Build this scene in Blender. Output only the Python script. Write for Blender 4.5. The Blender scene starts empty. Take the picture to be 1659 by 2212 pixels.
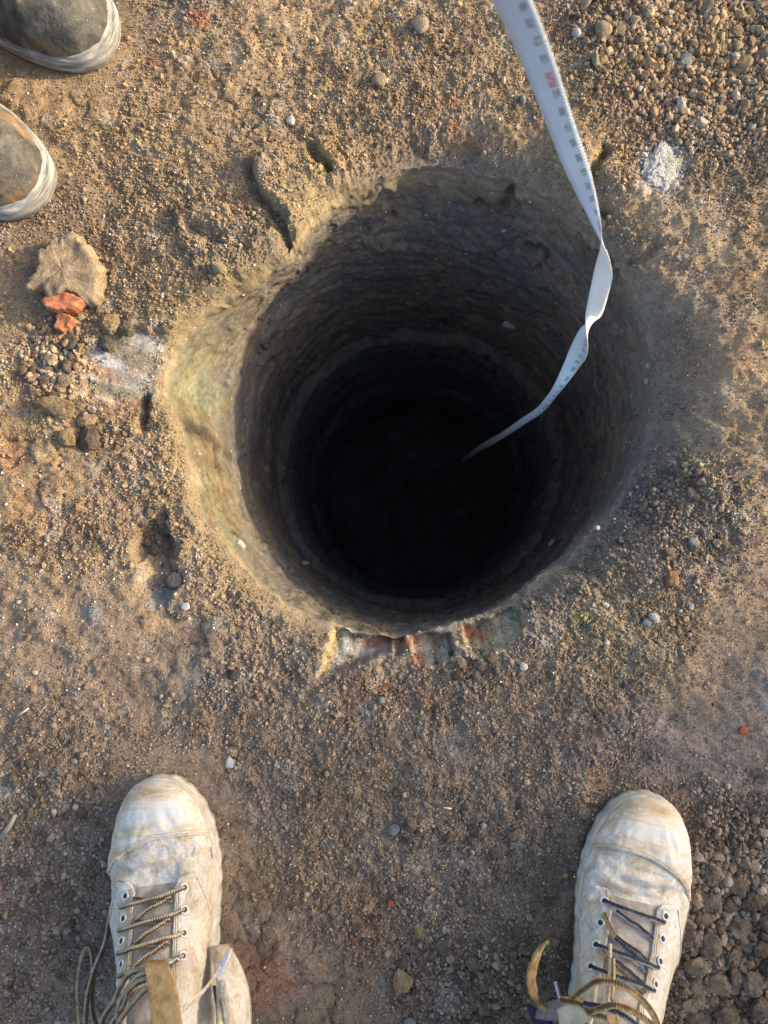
import bpy, math, random
import numpy as np
from mathutils import Vector, Matrix, Quaternion

S = bpy.context.scene
COLL = S.collection
random.seed(7)
RNG = np.random.default_rng(11)
PI = math.pi

# ------------------------------------------------------------------ camera
CAM_H = 0.90
F_PX, CU, CV = 1661.0, 829.5, 1106.0           # focal length / centre on a 1659 x 2212 sheet
NADIR = Vector(((888 - CU) / F_PX, -(1237 - CV) / F_PX, -1.0)).normalized()
CAM_Q = NADIR.rotation_difference(Vector((0, 0, -1)))
cam_d = bpy.data.cameras.new("camera")
cam = bpy.data.objects.new("camera", cam_d)
COLL.objects.link(cam)
cam.location = (0, 0, CAM_H)
cam.rotation_mode = 'QUATERNION'
cam.rotation_quaternion = CAM_Q
cam_d.sensor_fit = 'VERTICAL'
cam_d.sensor_height = 36.0
cam_d.sensor_width = 27.0
cam_d.lens = 36.0 * F_PX / 2212.0
cam_d.clip_start = 0.01
cam_d.clip_end = 500
cam_d.dof.use_dof = True
cam_d.dof.focus_distance = 0.88
cam_d.dof.aperture_fstop = 7.0
S.camera = cam

# ------------------------------------------------------------------ light
SUN_AZ, SUN_EL = math.radians(8), math.radians(19)
sun_dir = Vector((math.cos(SUN_EL) * math.cos(SUN_AZ), math.cos(SUN_EL) * math.sin(SUN_AZ), math.sin(SUN_EL)))
world = bpy.data.worlds.new("World")
S.world = world
world.use_nodes = True
wn = world.node_tree
bg = wn.nodes["Background"]
sky = wn.nodes.new("ShaderNodeTexSky")
sky.sky_type = 'NISHITA'
sky.sun_disc = False
sky.sun_elevation = SUN_EL
sky.sun_rotation = PI / 2 - SUN_AZ
sky.air_density = 1.0
sky.dust_density = 4.0
sky.ozone_density = 0.8
wn.links.new(sky.outputs[0], bg.inputs[0])
bg.inputs[1].default_value = 0.15
sun_d = bpy.data.lights.new("sun", 'SUN')
sun_d.energy = 2.35
sun_d.color = (1.0, 0.82, 0.54)
sun_d.angle = math.radians(1.9)
sun = bpy.data.objects.new("sun", sun_d)
COLL.objects.link(sun)
sun.location = sun_dir * 30
sun.rotation_mode = 'QUATERNION'
sun.rotation_quaternion = sun_dir.to_track_quat('Z', 'Y')
S.view_settings.view_transform = 'Standard'
S.view_settings.look = 'None'
S.view_settings.gamma = 1.0
S.view_settings.exposure = 1.50
S.view_settings.use_curve_mapping = False
S.render.filter_size = 1.15


# ------------------------------------------------------------------ helpers
def P(u, v, z=0.0):
    """point of the place at height z that stands under (u, v) of the survey sheet"""
    d = CAM_Q @ Vector(((u - CU) / F_PX, -(v - CV) / F_PX, -1.0))
    t = (z - CAM_H) / d.z
    return Vector((d.x * t, d.y * t, z))


def PX(u, v, z=0.0):
    p = P(u, v, z)
    return (p.x, p.y)


def hash2(ix, iy, seed):
    n = (ix.astype(np.int64) * 374761393 + iy.astype(np.int64) * 668265263 + seed * 1442695041) & 0xFFFFFFFF
    n = ((n ^ (n >> 13)) * 1274126177) & 0xFFFFFFFF
    n = ((n ^ (n >> 16)) * 2246822519) & 0xFFFFFFFF
    return ((n ^ (n >> 15)) & 0xFFFFFF) / float(0xFFFFFF)


def vn2(x, y, seed=0):
    x = np.asarray(x, float); y = np.asarray(y, float)
    ix = np.floor(x); iy = np.floor(y)
    fx = x - ix; fy = y - iy
    fx = fx * fx * fx * (fx * (fx * 6 - 15) + 10); fy = fy * fy * fy * (fy * (fy * 6 - 15) + 10)
    a = hash2(ix, iy, seed); b = hash2(ix + 1, iy, seed)
    c = hash2(ix, iy + 1, seed); d = hash2(ix + 1, iy + 1, seed)
    return (a + (b - a) * fx) * (1 - fy) + (c + (d - c) * fx) * fy


def fbm(x, y, seed=0, o=4, gain=0.5):
    s = 0; a = 1; t = 0
    for i in range(o):
        c, n = math.cos(0.7 * i + 0.3), math.sin(0.7 * i + 0.3)
        s = s + a * vn2(c * x - n * y, n * x + c * y, seed + 17 * i); t += a
        a *= gain; x = x * 2.03; y = y * 2.03
    return s / t


def vn3(x, y, z, seed=0):
    iz = np.floor(z); fz = z - iz; fz = fz * fz * (3 - 2 * fz)
    lo = np.zeros_like(x); hi = np.zeros_like(x)
    for k in np.unique(iz):
        m = iz == k
        lo[m] = vn2(x[m] + 37.3 * (k % 997), y[m] + 11.7 * k, seed)
        hi[m] = vn2(x[m] + 37.3 * ((k + 1) % 997), y[m] + 11.7 * (k + 1), seed)
    return lo + (hi - lo) * fz


def fbm3(x, y, z, seed=0, o=3):
    s = 0; a = 1; t = 0
    for i in range(o):
        s = s + a * vn3(x, y, z, seed + 13 * i); t += a; a *= 0.5
        x = x * 2.07; y = y * 2.07; z = z * 2.07
    return s / t


def worley(x, y, seed=0):
    ix = np.floor(x); iy = np.floor(y)
    f1 = np.full(x.shape, 9.0); f2 = np.full(x.shape, 9.0); cid = np.zeros(x.shape)
    for dx in (-1, 0, 1):
        for dy in (-1, 0, 1):
            cx = ix + dx; cy = iy + dy
            h = hash2(cx, cy, seed)
            px = cx + 0.1 + 0.8 * h; py = cy + 0.1 + 0.8 * hash2(cx, cy, seed + 5)
            d = np.hypot(px - x, py - y)
            nearer = d < f1
            f2 = np.where(nearer, f1, np.minimum(f2, d))
            cid = np.where(nearer, h, cid)
            f1 = np.where(nearer, d, f1)
    return f1, f2, cid


def sst(a, b, x):
    t = np.clip((x - a) / (b - a), 0, 1)
    return t * t * (3 - 2 * t)


def seg_dist(x, y, pts):
    best = np.full(x.shape, 1e9)
    for (ax, ay), (bx, by) in zip(pts[:-1], pts[1:]):
        vx, vy = bx - ax, by - ay
        t = np.clip(((x - ax) * vx + (y - ay) * vy) / (vx * vx + vy * vy + 1e-12), 0, 1)
        best = np.minimum(best, np.hypot(x - ax - t * vx, y - ay - t * vy))
    return best


def poly_sd(x, y, pts):
    """signed distance, negative inside"""
    q = np.array(pts); lo = q.min(0) - 0.05; hi = q.max(0) + 0.05
    near = (x > lo[0]) & (x < hi[0]) & (y > lo[1]) & (y < hi[1])
    if not near.all():
        out = np.full(x.shape, 0.05)
        if near.any(): out[near] = poly_sd(x[near], y[near], pts)
        return out
    d = seg_dist(x, y, pts + [pts[0]])
    ins = np.zeros(x.shape, bool)
    n = len(pts)
    for i in range(n):
        ax, ay = pts[i]; bx, by = pts[(i + 1) % n]
        c = ((ay > y) != (by > y)) & (x < (bx - ax) * (y - ay) / (by - ay + 1e-12) + ax)
        ins ^= c
    return np.where(ins, -d, d)


def pxl(*uv):
    return [PX(u, v) for u, v in uv]


def blob(x, y, u, v, ru, rv, ang=0, edge=0.35, seed=0, rough=0.35, sc=60):
    """soft, ragged elliptical mask (sizes in sheet units)"""
    cx, cy = PX(u, v)
    k = 1 / 1845.0
    c, s = math.cos(math.radians(ang)), math.sin(math.radians(ang))
    out = np.zeros(x.shape)
    lim = max(ru, rv) * k * (1 + edge + rough)
    m = (np.abs(x - cx) < lim) & (np.abs(y - cy) < lim)
    if not m.any(): return out
    x, y = x[m], y[m]
    dx, dy = x - cx, y - cy
    a = (c * dx + s * dy) / (ru * k); b = (-s * dx + c * dy) / (rv * k)
    r = np.hypot(a, b) + (fbm(x * sc, y * sc, 900 + seed, 3) - 0.5) * 2 * rough
    out[m] = 1 - sst(1 - edge, 1 + edge, r)
    return out


def new_mesh(name, V, Fa, smooth=True, col=None, uv=None):
    """V (n,3); Fa (m,3) or (m,4) array, or a list of such arrays"""
    if not isinstance(Fa, list): Fa = [Fa]
    V = np.asarray(V, np.float32)
    me = bpy.data.meshes.new(name)
    nl = sum(f.size for f in Fa); npoly = sum(len(f) for f in Fa)
    me.vertices.add(len(V)); me.vertices.foreach_set("co", V.ravel())
    me.loops.add(nl); me.loops.foreach_set("vertex_index", np.concatenate([f.ravel() for f in Fa]).astype(np.int32))
    starts = []; k = 0
    for f in Fa:
        starts.append(k + np.arange(len(f)) * f.shape[1]); k += f.size
    me.polygons.add(npoly); me.polygons.foreach_set("loop_start", np.concatenate(starts).astype(np.int32))
    me.polygons.foreach_set("use_smooth", np.full(npoly, smooth))
    if col is not None:
        at = me.color_attributes.new("Col", 'FLOAT_COLOR', 'POINT')
        c4 = np.ones((len(V), 4), np.float32); c4[:, :3] = np.clip(col, 0, 1)
        at.data.foreach_set("color", c4.ravel())
    if uv is not None:
        l = me.uv_layers.new(name="UVMap")
        idx = np.concatenate([f.ravel() for f in Fa])
        l.data.foreach_set("uv", np.asarray(uv, np.float32)[idx].ravel())
    me.update(calc_edges=True); me.validate()
    return me


def link(name, me, mat=None, parent=None, loc=None, rot=None, scale=None):
    o = bpy.data.objects.new(name, me)
    COLL.objects.link(o)
    if mat is not None and not me.materials: me.materials.append(mat)
    if parent is not None: o.parent = parent
    if loc is not None: o.location = loc
    if rot is not None: o.rotation_euler = rot
    if scale is not None: o.scale = scale
    return o


def tag(o, label=None, cat=None, group=None, kind=None):
    if label: o["label"] = label
    if cat: o["category"] = cat
    if group: o["group"] = group
    if kind: o["kind"] = kind
    return o


def thing(name, label, cat, loc=(0, 0, 0), rotz=0, group=None):
    o = bpy.data.objects.new(name, None)
    COLL.objects.link(o)
    o.empty_display_size = 0.03
    o.location = loc; o.rotation_euler = (0, 0, rotz)
    return tag(o, label, cat, group)


def grid_faces(nr, nc, wrap=False, base=0):
    i, j = np.meshgrid(np.arange(nr - 1), np.arange(nc if wrap else nc - 1), indexing='ij')
    j2 = (j + 1) % nc
    return (base + np.stack([i * nc + j, i * nc + j2, (i + 1) * nc + j2, (i + 1) * nc + j], -1)).reshape(-1, 4)


def smooth_line(pts, n):
    """Catmull-Rom through the points, n samples"""
    p = np.asarray(pts, float)
    p = np.vstack([2 * p[0] - p[1], p, 2 * p[-1] - p[-2]])
    m = len(p) - 3
    t = np.linspace(0, m - 1e-9, n); k = t.astype(int); f = (t - k)[:, None]
    a, b, c, d = p[k], p[k + 1], p[k + 2], p[k + 3]
    return 0.5 * (2 * b + (c - a) * f + (2 * a - 5 * b + 4 * c - d) * f ** 2 + (3 * b - a - 3 * c + d) * f ** 3)


def tube_arrays(pts, rad, seg=8, flat=1.0, cap=True):
    p = np.asarray(pts, float); n = len(p)
    rad = np.broadcast_to(np.asarray(rad, float), (n,))
    tg = np.gradient(p, axis=0); tg /= np.linalg.norm(tg, axis=1)[:, None] + 1e-12
    up = np.array([0, 0, 1.0]); V = []
    for i in range(n):
        a = np.cross(tg[i], up)
        if np.linalg.norm(a) < 0.05: a = np.cross(tg[i], [0, 1.0, 0])
        a /= np.linalg.norm(a); b = np.cross(a, tg[i])
        th = np.arange(seg) * 2 * PI / seg
        V.append(p[i] + rad[i] * (np.cos(th)[:, None] * a + flat * np.sin(th)[:, None] * b))
    V = np.vstack(V)
    Fq = grid_faces(n, seg, True)
    F = [Fq]
    if cap:
        V = np.vstack([V, p[:1], p[-1:]])
        j = np.arange(seg); j2 = (j + 1) % seg
        F.append(np.stack([np.full(seg, n * seg), j2, j], -1))
        F.append(np.stack([np.full(seg, n * seg + 1), (n - 1) * seg + j, (n - 1) * seg + j2], -1))
    lenv = np.concatenate([[0], np.cumsum(np.linalg.norm(np.diff(p, axis=0), axis=1))])
    uv = np.stack([np.tile(np.arange(seg) / seg, n), np.repeat(lenv, seg)], -1)
    if cap: uv = np.vstack([uv, [[0, 0], [0, lenv[-1]]]])
    return V, F, uv


def tube(name, pts, rad, mat, parent=None, seg=8, n=None, flat=1.0):
    if n: pts = smooth_line(pts, n)
    V, F, uv = tube_arrays(pts, rad, seg, flat)
    return link(name, new_mesh(name, V, F, True, None, uv), mat, parent)


_ico = {}


def ico(sub):
    if sub in _ico: return _ico[sub]
    t = (1 + 5 ** 0.5) / 2
    V = [(-1, t, 0), (1, t, 0), (-1, -t, 0), (1, -t, 0), (0, -1, t), (0, 1, t), (0, -1, -t), (0, 1, -t), (t, 0, -1), (t, 0, 1), (-t, 0, -1), (-t, 0, 1)]
    V = [np.array(v) / np.linalg.norm(v) for v in V]
    F = [(0, 11, 5), (0, 5, 1), (0, 1, 7), (0, 7, 10), (0, 10, 11), (1, 5, 9), (5, 11, 4), (11, 10, 2), (10, 7, 6), (7, 1, 8), (3, 9, 4), (3, 4, 2), (3, 2, 6), (3, 6, 8), (3, 8, 9), (4, 9, 5), (2, 4, 11), (6, 2, 10), (8, 6, 7), (9, 8, 1)]
    for _ in range(sub):
        cache = {}; G = []

        def mid(a, b):
            k = (min(a, b), max(a, b))
            if k not in cache:
                m = V[a] + V[b]; V.append(m / np.linalg.norm(m)); cache[k] = len(V) - 1
            return cache[k]
        for a, b, c in F:
            d, e, f = mid(a, b), mid(b, c), mid(c, a)
            G += [(a, d, f), (b, e, d), (c, f, e), (d, e, f)]
        F = G
    _ico[sub] = (np.array(V), np.array(F))
    return _ico[sub]


# ------------------------------------------------------------------ materials
class NT:
    def __init__(self, name, rough=0.9, spec=0.25):
        self.m = bpy.data.materials.new(name); self.m.use_nodes = True
        self.t = self.m.node_tree; self.b = self.t.nodes["Principled BSDF"]
        self.b.inputs["Roughness"].default_value = rough
        self.b.inputs["Specular IOR Level"].default_value = spec

    def n(self, typ, **kw):
        nd = self.t.nodes.new(typ)
        for k, v in kw.items(): setattr(nd, k, v)
        return nd

    def l(self, a, b): self.t.links.new(a, b)

    def noise(self, scale, detail=4, rough=0.6, coord='Object', vec=None, dist=0.0):
        if vec is None:
            if not hasattr(self, "_tc"): self._tc = self.n("ShaderNodeTexCoord")
            vec = self._tc.outputs[coord]
        nd = self.n("ShaderNodeTexNoise")
        nd.inputs["Scale"].default_value = scale; nd.inputs["Detail"].default_value = detail
        nd.inputs["Roughness"].default_value = rough; nd.inputs["Distortion"].default_value = dist
        self.l(vec, nd.inputs["Vector"])
        return nd.outputs["Fac"]

    def ramp(self, fac, stops):
        r = self.n("ShaderNodeValToRGB")
        el = r.color_ramp.elements
        while len(el) < len(stops): el.new(0.5)
        for e, (p, c) in zip(el, stops):
            e.position = p; e.color = (*c, 1) if len(c) == 3 else c
        self.l(fac, r.inputs[0])
        return r.outputs[0]

    def mix(self, fac, a, b, blend='MIX'):
        m = self.n("ShaderNodeMix", data_type='RGBA', blend_type=blend)
        for s, v in ((m.inputs[0], fac), (m.inputs[6], a), (m.inputs[7], b)):
            if isinstance(v, (int, float)): s.default_value = v
            elif isinstance(v, tuple): s.default_value = (*v, 1) if len(v) == 3 else v
            else: self.l(v, s)
        return m.outputs[2]

    def math(self, op, a, b=None, c=None):
        m = self.n("ShaderNodeMath", operation=op)
        for s, v in zip(m.inputs, (a, b, c)):
            if v is None: continue
            if isinstance(v, (int, float)): s.default_value = v
            else: self.l(v, s)
        return m.outputs[0]

    def bump(self, h, dist=0.002, strength=0.6):
        bn = self.n("ShaderNodeBump")
        bn.inputs["Distance"].default_value = dist; bn.inputs["Strength"].default_value = strength
        self.l(h, bn.inputs["Height"]); self.l(bn.outputs[0], self.b.inputs["Normal"])

    def col(self, c):
        if isinstance(c, tuple): self.b.inputs["Base Color"].default_value = (*c, 1)
        else: self.l(c, self.b.inputs["Base Color"])
        return self.m


def soil_material(name, var=0.5, bump=0.0016, rnd=False, rough=0.95):
    k = NT(name, rough, 0.15)
    at = k.n("ShaderNodeVertexColor", layer_name="Col").outputs[0]
    geo = k.n("ShaderNodeNewGeometry").outputs["Position"]
    f1 = k.noise(420, 4, 0.7, vec=geo)
    f2 = k.noise(1500, 2, 0.6, vec=geo)
    f0 = k.noise(150, 5, 0.75, vec=geo, dist=0.6)
    g = k.ramp(f1, [(0.28, (1 - var,) * 3), (0.5, (1, 1, 1)), (0.75, (1 + var * 0.8,) * 3)])
    c = k.mix(1.0, at, g, 'MULTIPLY')
    c = k.mix(1.0, c, k.ramp(f0, [(0.33, (0.70,) * 3), (0.47, (1.06,) * 3), (0.70, (1.26,) * 3)]), 'MULTIPLY')
    sp = k.ramp(f2, [(0.64, (0, 0, 0)), (0.72, (1, 1, 1))])
    c = k.mix(k.math('MULTIPLY', sp, 0.35), c, (0.46, 0.42, 0.36))
    k.bump(k.math('ADD', k.math('MULTIPLY', f0, 2.2), k.math('ADD', f1, k.math('MULTIPLY', f2, 0.45))), bump, 0.9)
    return k.col(c)


def flat_material(name, c1, c2, scale=80, rough=0.85, bump=0.001, spec=0.25, c3=None, rnd=0.0, coord='Object'):
    k = NT(name, rough, spec)
    f = k.noise(scale, 5, 0.65, coord)
    st = [(0.3, c1), (0.7, c2)] if c3 is None else [(0.3, c1), (0.5, c2), (0.72, c3)]
    c = k.ramp(f, st)
    if rnd:
        r = k.n("ShaderNodeObjectInfo").outputs["Random"]
        c = k.mix(1.0, c, k.ramp(r, [(0, (1 - rnd,) * 3), (1, (1 + rnd, 1 + rnd * 0.95, 1 + rnd * 0.85))]), 'MULTIPLY')
    if bump: k.bump(k.noise(scale * 3.1, 4, 0.7, coord), bump, 0.7)
    return k.col(c)


M_GROUND = soil_material("soil_ground", 0.38, 0.0024)


def crumb_material():
    k = NT("soil_crumb", 0.95, 0.12)
    at = k.n("ShaderNodeAttribute", attribute_type='INSTANCER', attribute_name="Col").outputs["Color"]
    geo = k.n("ShaderNodeNewGeometry").outputs["Position"]
    f1 = k.noise(700, 3, 0.7, vec=geo)
    c = k.mix(1.0, at, k.ramp(f1, [(0.3, (0.72,) * 3), (0.7, (1.28,) * 3)]), 'MULTIPLY')
    k.bump(f1, 0.0007, 0.6)
    return k.col(c)


M_CRUMB = crumb_material()
M_WALL = soil_material("bored_clay", 0.30, 0.0011, rough=0.8)

# ------------------------------------------------------------------ terrain definition
HC = P(912, 862, -0.01)
HX, HY = HC.x, HC.y
RIM_PX = [(388, 905), (404, 960), (418, 1050), (450, 1130), (500, 1200), (560, 1265), (640, 1318), (715, 1352), (800, 1372),
          (900, 1370), (1000, 1348), (1080, 1312), (1180, 1245), (1270, 1170), (1350, 1080), (1402, 975), (1428, 880), (1422, 765),
          (1392, 655), (1340, 555), (1270, 472), (1180, 405), (1080, 362), (980, 340), (880, 348), (800, 378), (720, 430),
          (660, 490), (618, 552), (545, 600), (470, 645), (405, 700), (362, 770), (348, 840)]
_r = [P(u, v, -0.012) for u, v in RIM_PX]
_th = np.array([math.atan2(p.y - HY, p.x - HX) for p in _r]) % (2 * PI)
_rr = np.array([math.hypot(p.x - HX, p.y - HY) for p in _r])
_o = np.argsort(_th)
_tt = np.linspace(0, 2 * PI, 721)[:-1]
_rs = np.interp(_tt, _th[_o], _rr[_o], period=2 * PI)
_kern = np.hanning(13); _kern /= _kern.sum()
_rs = np.convolve(np.concatenate([_rs[-20:], _rs, _rs[:20]]), _kern, 'same')[20:-20]


def rim_R(th):
    return np.interp(np.asarray(th) % (2 * PI), _tt, _rs, period=2 * PI) + \
        (fbm(np.cos(th) * 5 + 20, np.sin(th) * 5 + 20, 3, 2) - 0.5) * 0.010


def rim_N(th):
    return (fbm(np.cos(th) * 24 + 60, np.sin(th) * 24 + 60, 5, 4, 0.6) - 0.5) * 0.011


def ang_bump(th, a, w):
    d = (np.asarray(th) - math.radians(a) + PI) % (2 * PI) - PI
    return np.exp(-(d / math.radians(w)) ** 2)


def rim_D(th):      # how far the mouth of the hole has rolled down
    return 0.010 + 0.040 * ang_bump(th, -8, 42) + 0.024 * ang_bump(th, 78, 34) + 0.016 * ang_bump(th, -50, 25) + 0.006 * ang_bump(th, 190, 40)


def rim_L(th):
    return 0.010 + 0.036 * ang_bump(th, -8, 44) + 0.020 * ang_bump(th, 80, 34) + 0.012 * ang_bump(th, -50, 25)


SLAB_A = pxl((548, 362), (575, 335), (640, 318), (700, 305), (745, 345), (760, 400), (735, 440), (660, 500), (632, 525), (615, 470), (572, 430))
SLAB_B = pxl((380, 455), (450, 445), (540, 470), (600, 500), (618, 540), (560, 590), (470, 600), (405, 560))
SMEAR = pxl((175, 770), (215, 735), (290, 700), (335, 705), (352, 735), (335, 830), (300, 890), (240, 875), (180, 840))
CUT_A = pxl((720, 1352), (735, 1362), (838, 1372), (845, 1405), (790, 1425), (742, 1445), (690, 1462), (702, 1420))
CUT_B = pxl((880, 1375), (975, 1368), (985, 1420), (945, 1440), (895, 1435))
CUT_C = pxl((1000, 1352), (1110, 1318), (1140, 1340), (1098, 1400), (1040, 1420), (1010, 1400))
CRACK_R = pxl((1312, 318), (1290, 350), (1275, 400), (1285, 430), (1320, 445))
BOOT_L = (P(345, 1690), P(385, 2030))
BOOT_R = (P(1402, 1725), P(1330, 2070))
GUM_A = P(236, 112); GUM_B = P(96, 432)

NO_CRUMB = []


def crumb_mask(x, y):
    """0 trodden smooth .. 1 loose crumbs"""
    n = fbm(x * 7 + 3, y * 7 + 9, 41, 4) + 0.25 * (fbm(x * 28, y * 28, 43, 3) - 0.5)
    m = sst(0.40, 0.62, n)
    m = np.maximum(m, blob(x, y, 1480, 130, 330, 260, -20, 0.6, 1) * 0.95)
    m = np.maximum(m, blob(x, y, 1000, 140, 330, 170, -10, 0.6, 2) * 0.75)
    m = np.maximum(m, blob(x, y, 1560, 2050, 170, 300, 0, 0.5, 3))
    m = np.maximum(m, blob(x, y, 1500, 1100, 120, 150, 20, 0.5, 4) * 0.9)
    m = np.maximum(m, blob(x, y, 110, 1850, 190, 330, 0, 0.5, 5) * 0.85)
    m = np.maximum(m, blob(x, y, 980, 1850, 230, 230, 30, 0.6, 6) * 0.8)
    m = np.maximum(m, blob(x, y, 1010, 2100, 180, 130, 10, 0.5, 7))
    m = np.maximum(m, blob(x, y, 130, 800, 130, 110, 60, 0.5, 8))
    m = np.maximum(m, blob(x, y, 325, 1155, 45, 65, 10, 0.4, 9))
    th = np.arctan2(y - HY, x - HX); off = np.hypot(x - HX, y - HY) - rim_R(th)
    m = np.maximum(m, 0.8 * np.exp(-(off / 0.035) ** 2) * (ang_bump(th, 200, 60) + 0.8 * ang_bump(th, 120, 30)))
    m *= 1 - 0.9 * blob(x, y, 250, 800, 120, 70, 60, 0.4, 10)
    m *= 1 - 0.7 * blob(x, y, 500, 200, 180, 190, 0, 0.6, 11)
    m *= 1 - 0.55 * blob(x, y, 250, 1350, 200, 120, 20, 0.6, 12)
    return m


def ground_h(x, y):
    x = np.asarray(x, float); y = np.asarray(y, float)
    dx, dy = x - HX, y - HY
    th = np.arctan2(dy, dx); r = np.hypot(dx, dy)
    off = r - rim_R(th)
    D, L = rim_D(th), rim_L(th)
    offc = np.maximum(off + (fbm(x * 45, y * 45, 9, 4) - 0.5) * 0.022 * sst(0, 0.012, off), 0)
    slope = -D * np.exp(-(offc / L) ** 1.25)
    near = sst(0, 0.03, offc)
    far = 1 - sst(0.9, 1.6, np.hypot(x, y))
    cm = crumb_mask(x, y)
    h = (fbm(x * 6, y * 6, 1, 3) - 0.5) * 0.022 * near
    h += (fbm(x * 22, y * 22, 2, 4) - 0.5) * 0.011 * (0.35 + 0.65 * near)
    h += (fbm(x * 75, y * 75, 4, 3) - 0.5) * 0.0048
    h += (fbm(x * 190, y * 190, 6, 2) - 0.5) * 0.0030 * (0.5 + 0.5 * cm)
    wx = x + (fbm(x * 40, y * 40, 7, 4) - 0.5) * 0.035; wy = y + (fbm(x * 40, y * 40, 8, 4) - 0.5) * 0.035
    f1, f2, cid = worley(wx * 24, wy * 24, 3)                       # trodden plates with open joints
    pm = (1 - cm) * sst(0.42, 0.6, fbm(x * 5, y * 5, 55, 3)) * near
    h += pm * ((cid - 0.5) * 0.0045 - 0.0034 * (1 - sst(0.01, 0.09, f2 - f1)) * sst(0.4, 0.6, fbm(x * 17, y * 17, 57, 3)))
    g1, g2, gid = worley(wx * 170, wy * 170, 5)                     # clods pressed into the surface
    h += cm * (0.5 - g1) * 0.0042 * (0.4 + 0.9 * gid)
    k1, k2, kid = worley(wx * 60, wy * 60, 15)
    h += cm * (0.5 - k1) * 0.006 * sst(0.6, 0.8, kid)
    hh = slope + h * (0.25 + 0.75 * sst(0, 0.02, offc))
    hh = hh * far
    nz = (fbm(x * 90, y * 90, 21, 4) - 0.5) * 2.2
    # broken slabs beside the mouth
    sd = poly_sd(x, y, SLAB_A) + nz * 0.008
    hh += 0.015 * (1 - sst(-0.0025, 0.0025, sd)) * (0.75 + 0.5 * fbm(x * 14, y * 14, 23, 2))
    d = seg_dist(x, y, pxl((542, 372), (556, 420), (590, 455), (614, 492), (625, 525))) + nz * 0.003
    hh -= 0.013 * (1 - sst(0.002, 0.012, d))
    d = seg_dist(x, y, pxl((600, 455), (672, 428), (735, 402))) + nz * 0.003
    hh -= 0.006 * (1 - sst(0.0015, 0.006, d))
    d = seg_dist(x, y, pxl((678, 325), (690, 345), (712, 366))) + nz * 0.004
    hh -= 0.016 * (1 - sst(0.002, 0.010, d))
    sd = poly_sd(x, y, SLAB_B) + nz * 0.01
    hh += 0.007 * (1 - sst(-0.004, 0.004, sd))
    d = seg_dist(x, y, pxl((410, 492), (440, 510), (466, 522))) + nz * 0.004
    hh -= 0.009 * (1 - sst(0.000, 0.014, d))
    # scraped facet to the left and the step beside it
    sd = poly_sd(x, y, SMEAR) + nz * 0.012
    inm = 1 - sst(-0.008, 0.005, sd)
    hh = hh * (1 - 0.6 * inm) - 0.006 * inm
    d = seg_dist(x, y, pxl((310, 862), (308, 890), (304, 918))) + nz * 0.004
    hh -= 0.015 * (1 - sst(0.000, 0.009, d))
    # crumbling hollow lower left
    hh -= 0.020 * blob(x, y, 328, 1165, 42, 62, 8, 0.35, 31)
    hh -= 0.012 * blob(x, y, 345, 1262, 50, 40, 30, 0.35, 32)
    # tooth cuts along the lower lip
    for k, poly in enumerate((CUT_A, CUT_B, CUT_C)):
        sd = poly_sd(x, y, poly) + nz * 0.005
        inm = 1 - sst(-0.003, 0.0015, sd)
        e = np.clip(1 - offc / 0.055, 0, 1)
        hh = hh * (1 - 0.8 * inm) + inm * (-0.008 - 0.020 * e)
    hh -= 0.012 * (1 - sst(0.004, 0.011, seg_dist(x, y, pxl((858, 1375), (862, 1400))) + nz * 0.004))
    # crack and lump right of the tape
    d = seg_dist(x, y, CRACK_R) + nz * 0.006
    hh -= 0.016 * (1 - sst(0.000, 0.010, d))
    hh += 0.008 * blob(x, y, 1345, 400, 42, 60, 20, 0.4, 33)
    hh += 0.006 * blob(x, y, 1250, 345, 36, 38, 20, 0.4, 34)
    d = seg_dist(x, y, pxl((1382, 548), (1405, 538), (1420, 520))) + nz * 0.005
    hh -= 0.009 * (1 - sst(0.000, 0.011, d))
    # under the footwear
    for a, b in (BOOT_L, BOOT_R):
        d = seg_dist(x, y, [(a.x, a.y), (b.x, b.y)])
        w = 1 - sst(0.045, 0.075, d)
        hh = hh * (1 - w) - 0.003 * w
    for g, ang in ((GUM_A, -20), (GUM_B, -35)):
        e = (g.x - 0.28 * math.cos(math.radians(ang)), g.y - 0.28 * math.sin(math.radians(ang)))
        d = seg_dist(x, y, [(g.x, g.y), e])
        w = 1 - sst(0.045, 0.08, d)
        hh = hh * (1 - w) - 0.003 * w
    return hh


def lerp3(a, b, t):
    return a + (b - a) * t[..., None]


TAN = np.array([0.325, 0.232, 0.142]); GREYB = np.array([0.262, 0.200, 0.148]); DARKB = np.array([0.182, 0.138, 0.100])
OCHRE = np.array([0.36, 0.25, 0.13]); OLIVE = np.array([0.40, 0.345, 0.155]); PALE = np.array([0.46, 0.43, 0.37])
BRICK = np.array([0.46, 0.16, 0.075]); GREY = np.array([0.25, 0.24, 0.225]); PINKB = np.array([0.26, 0.185, 0.145])


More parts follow.
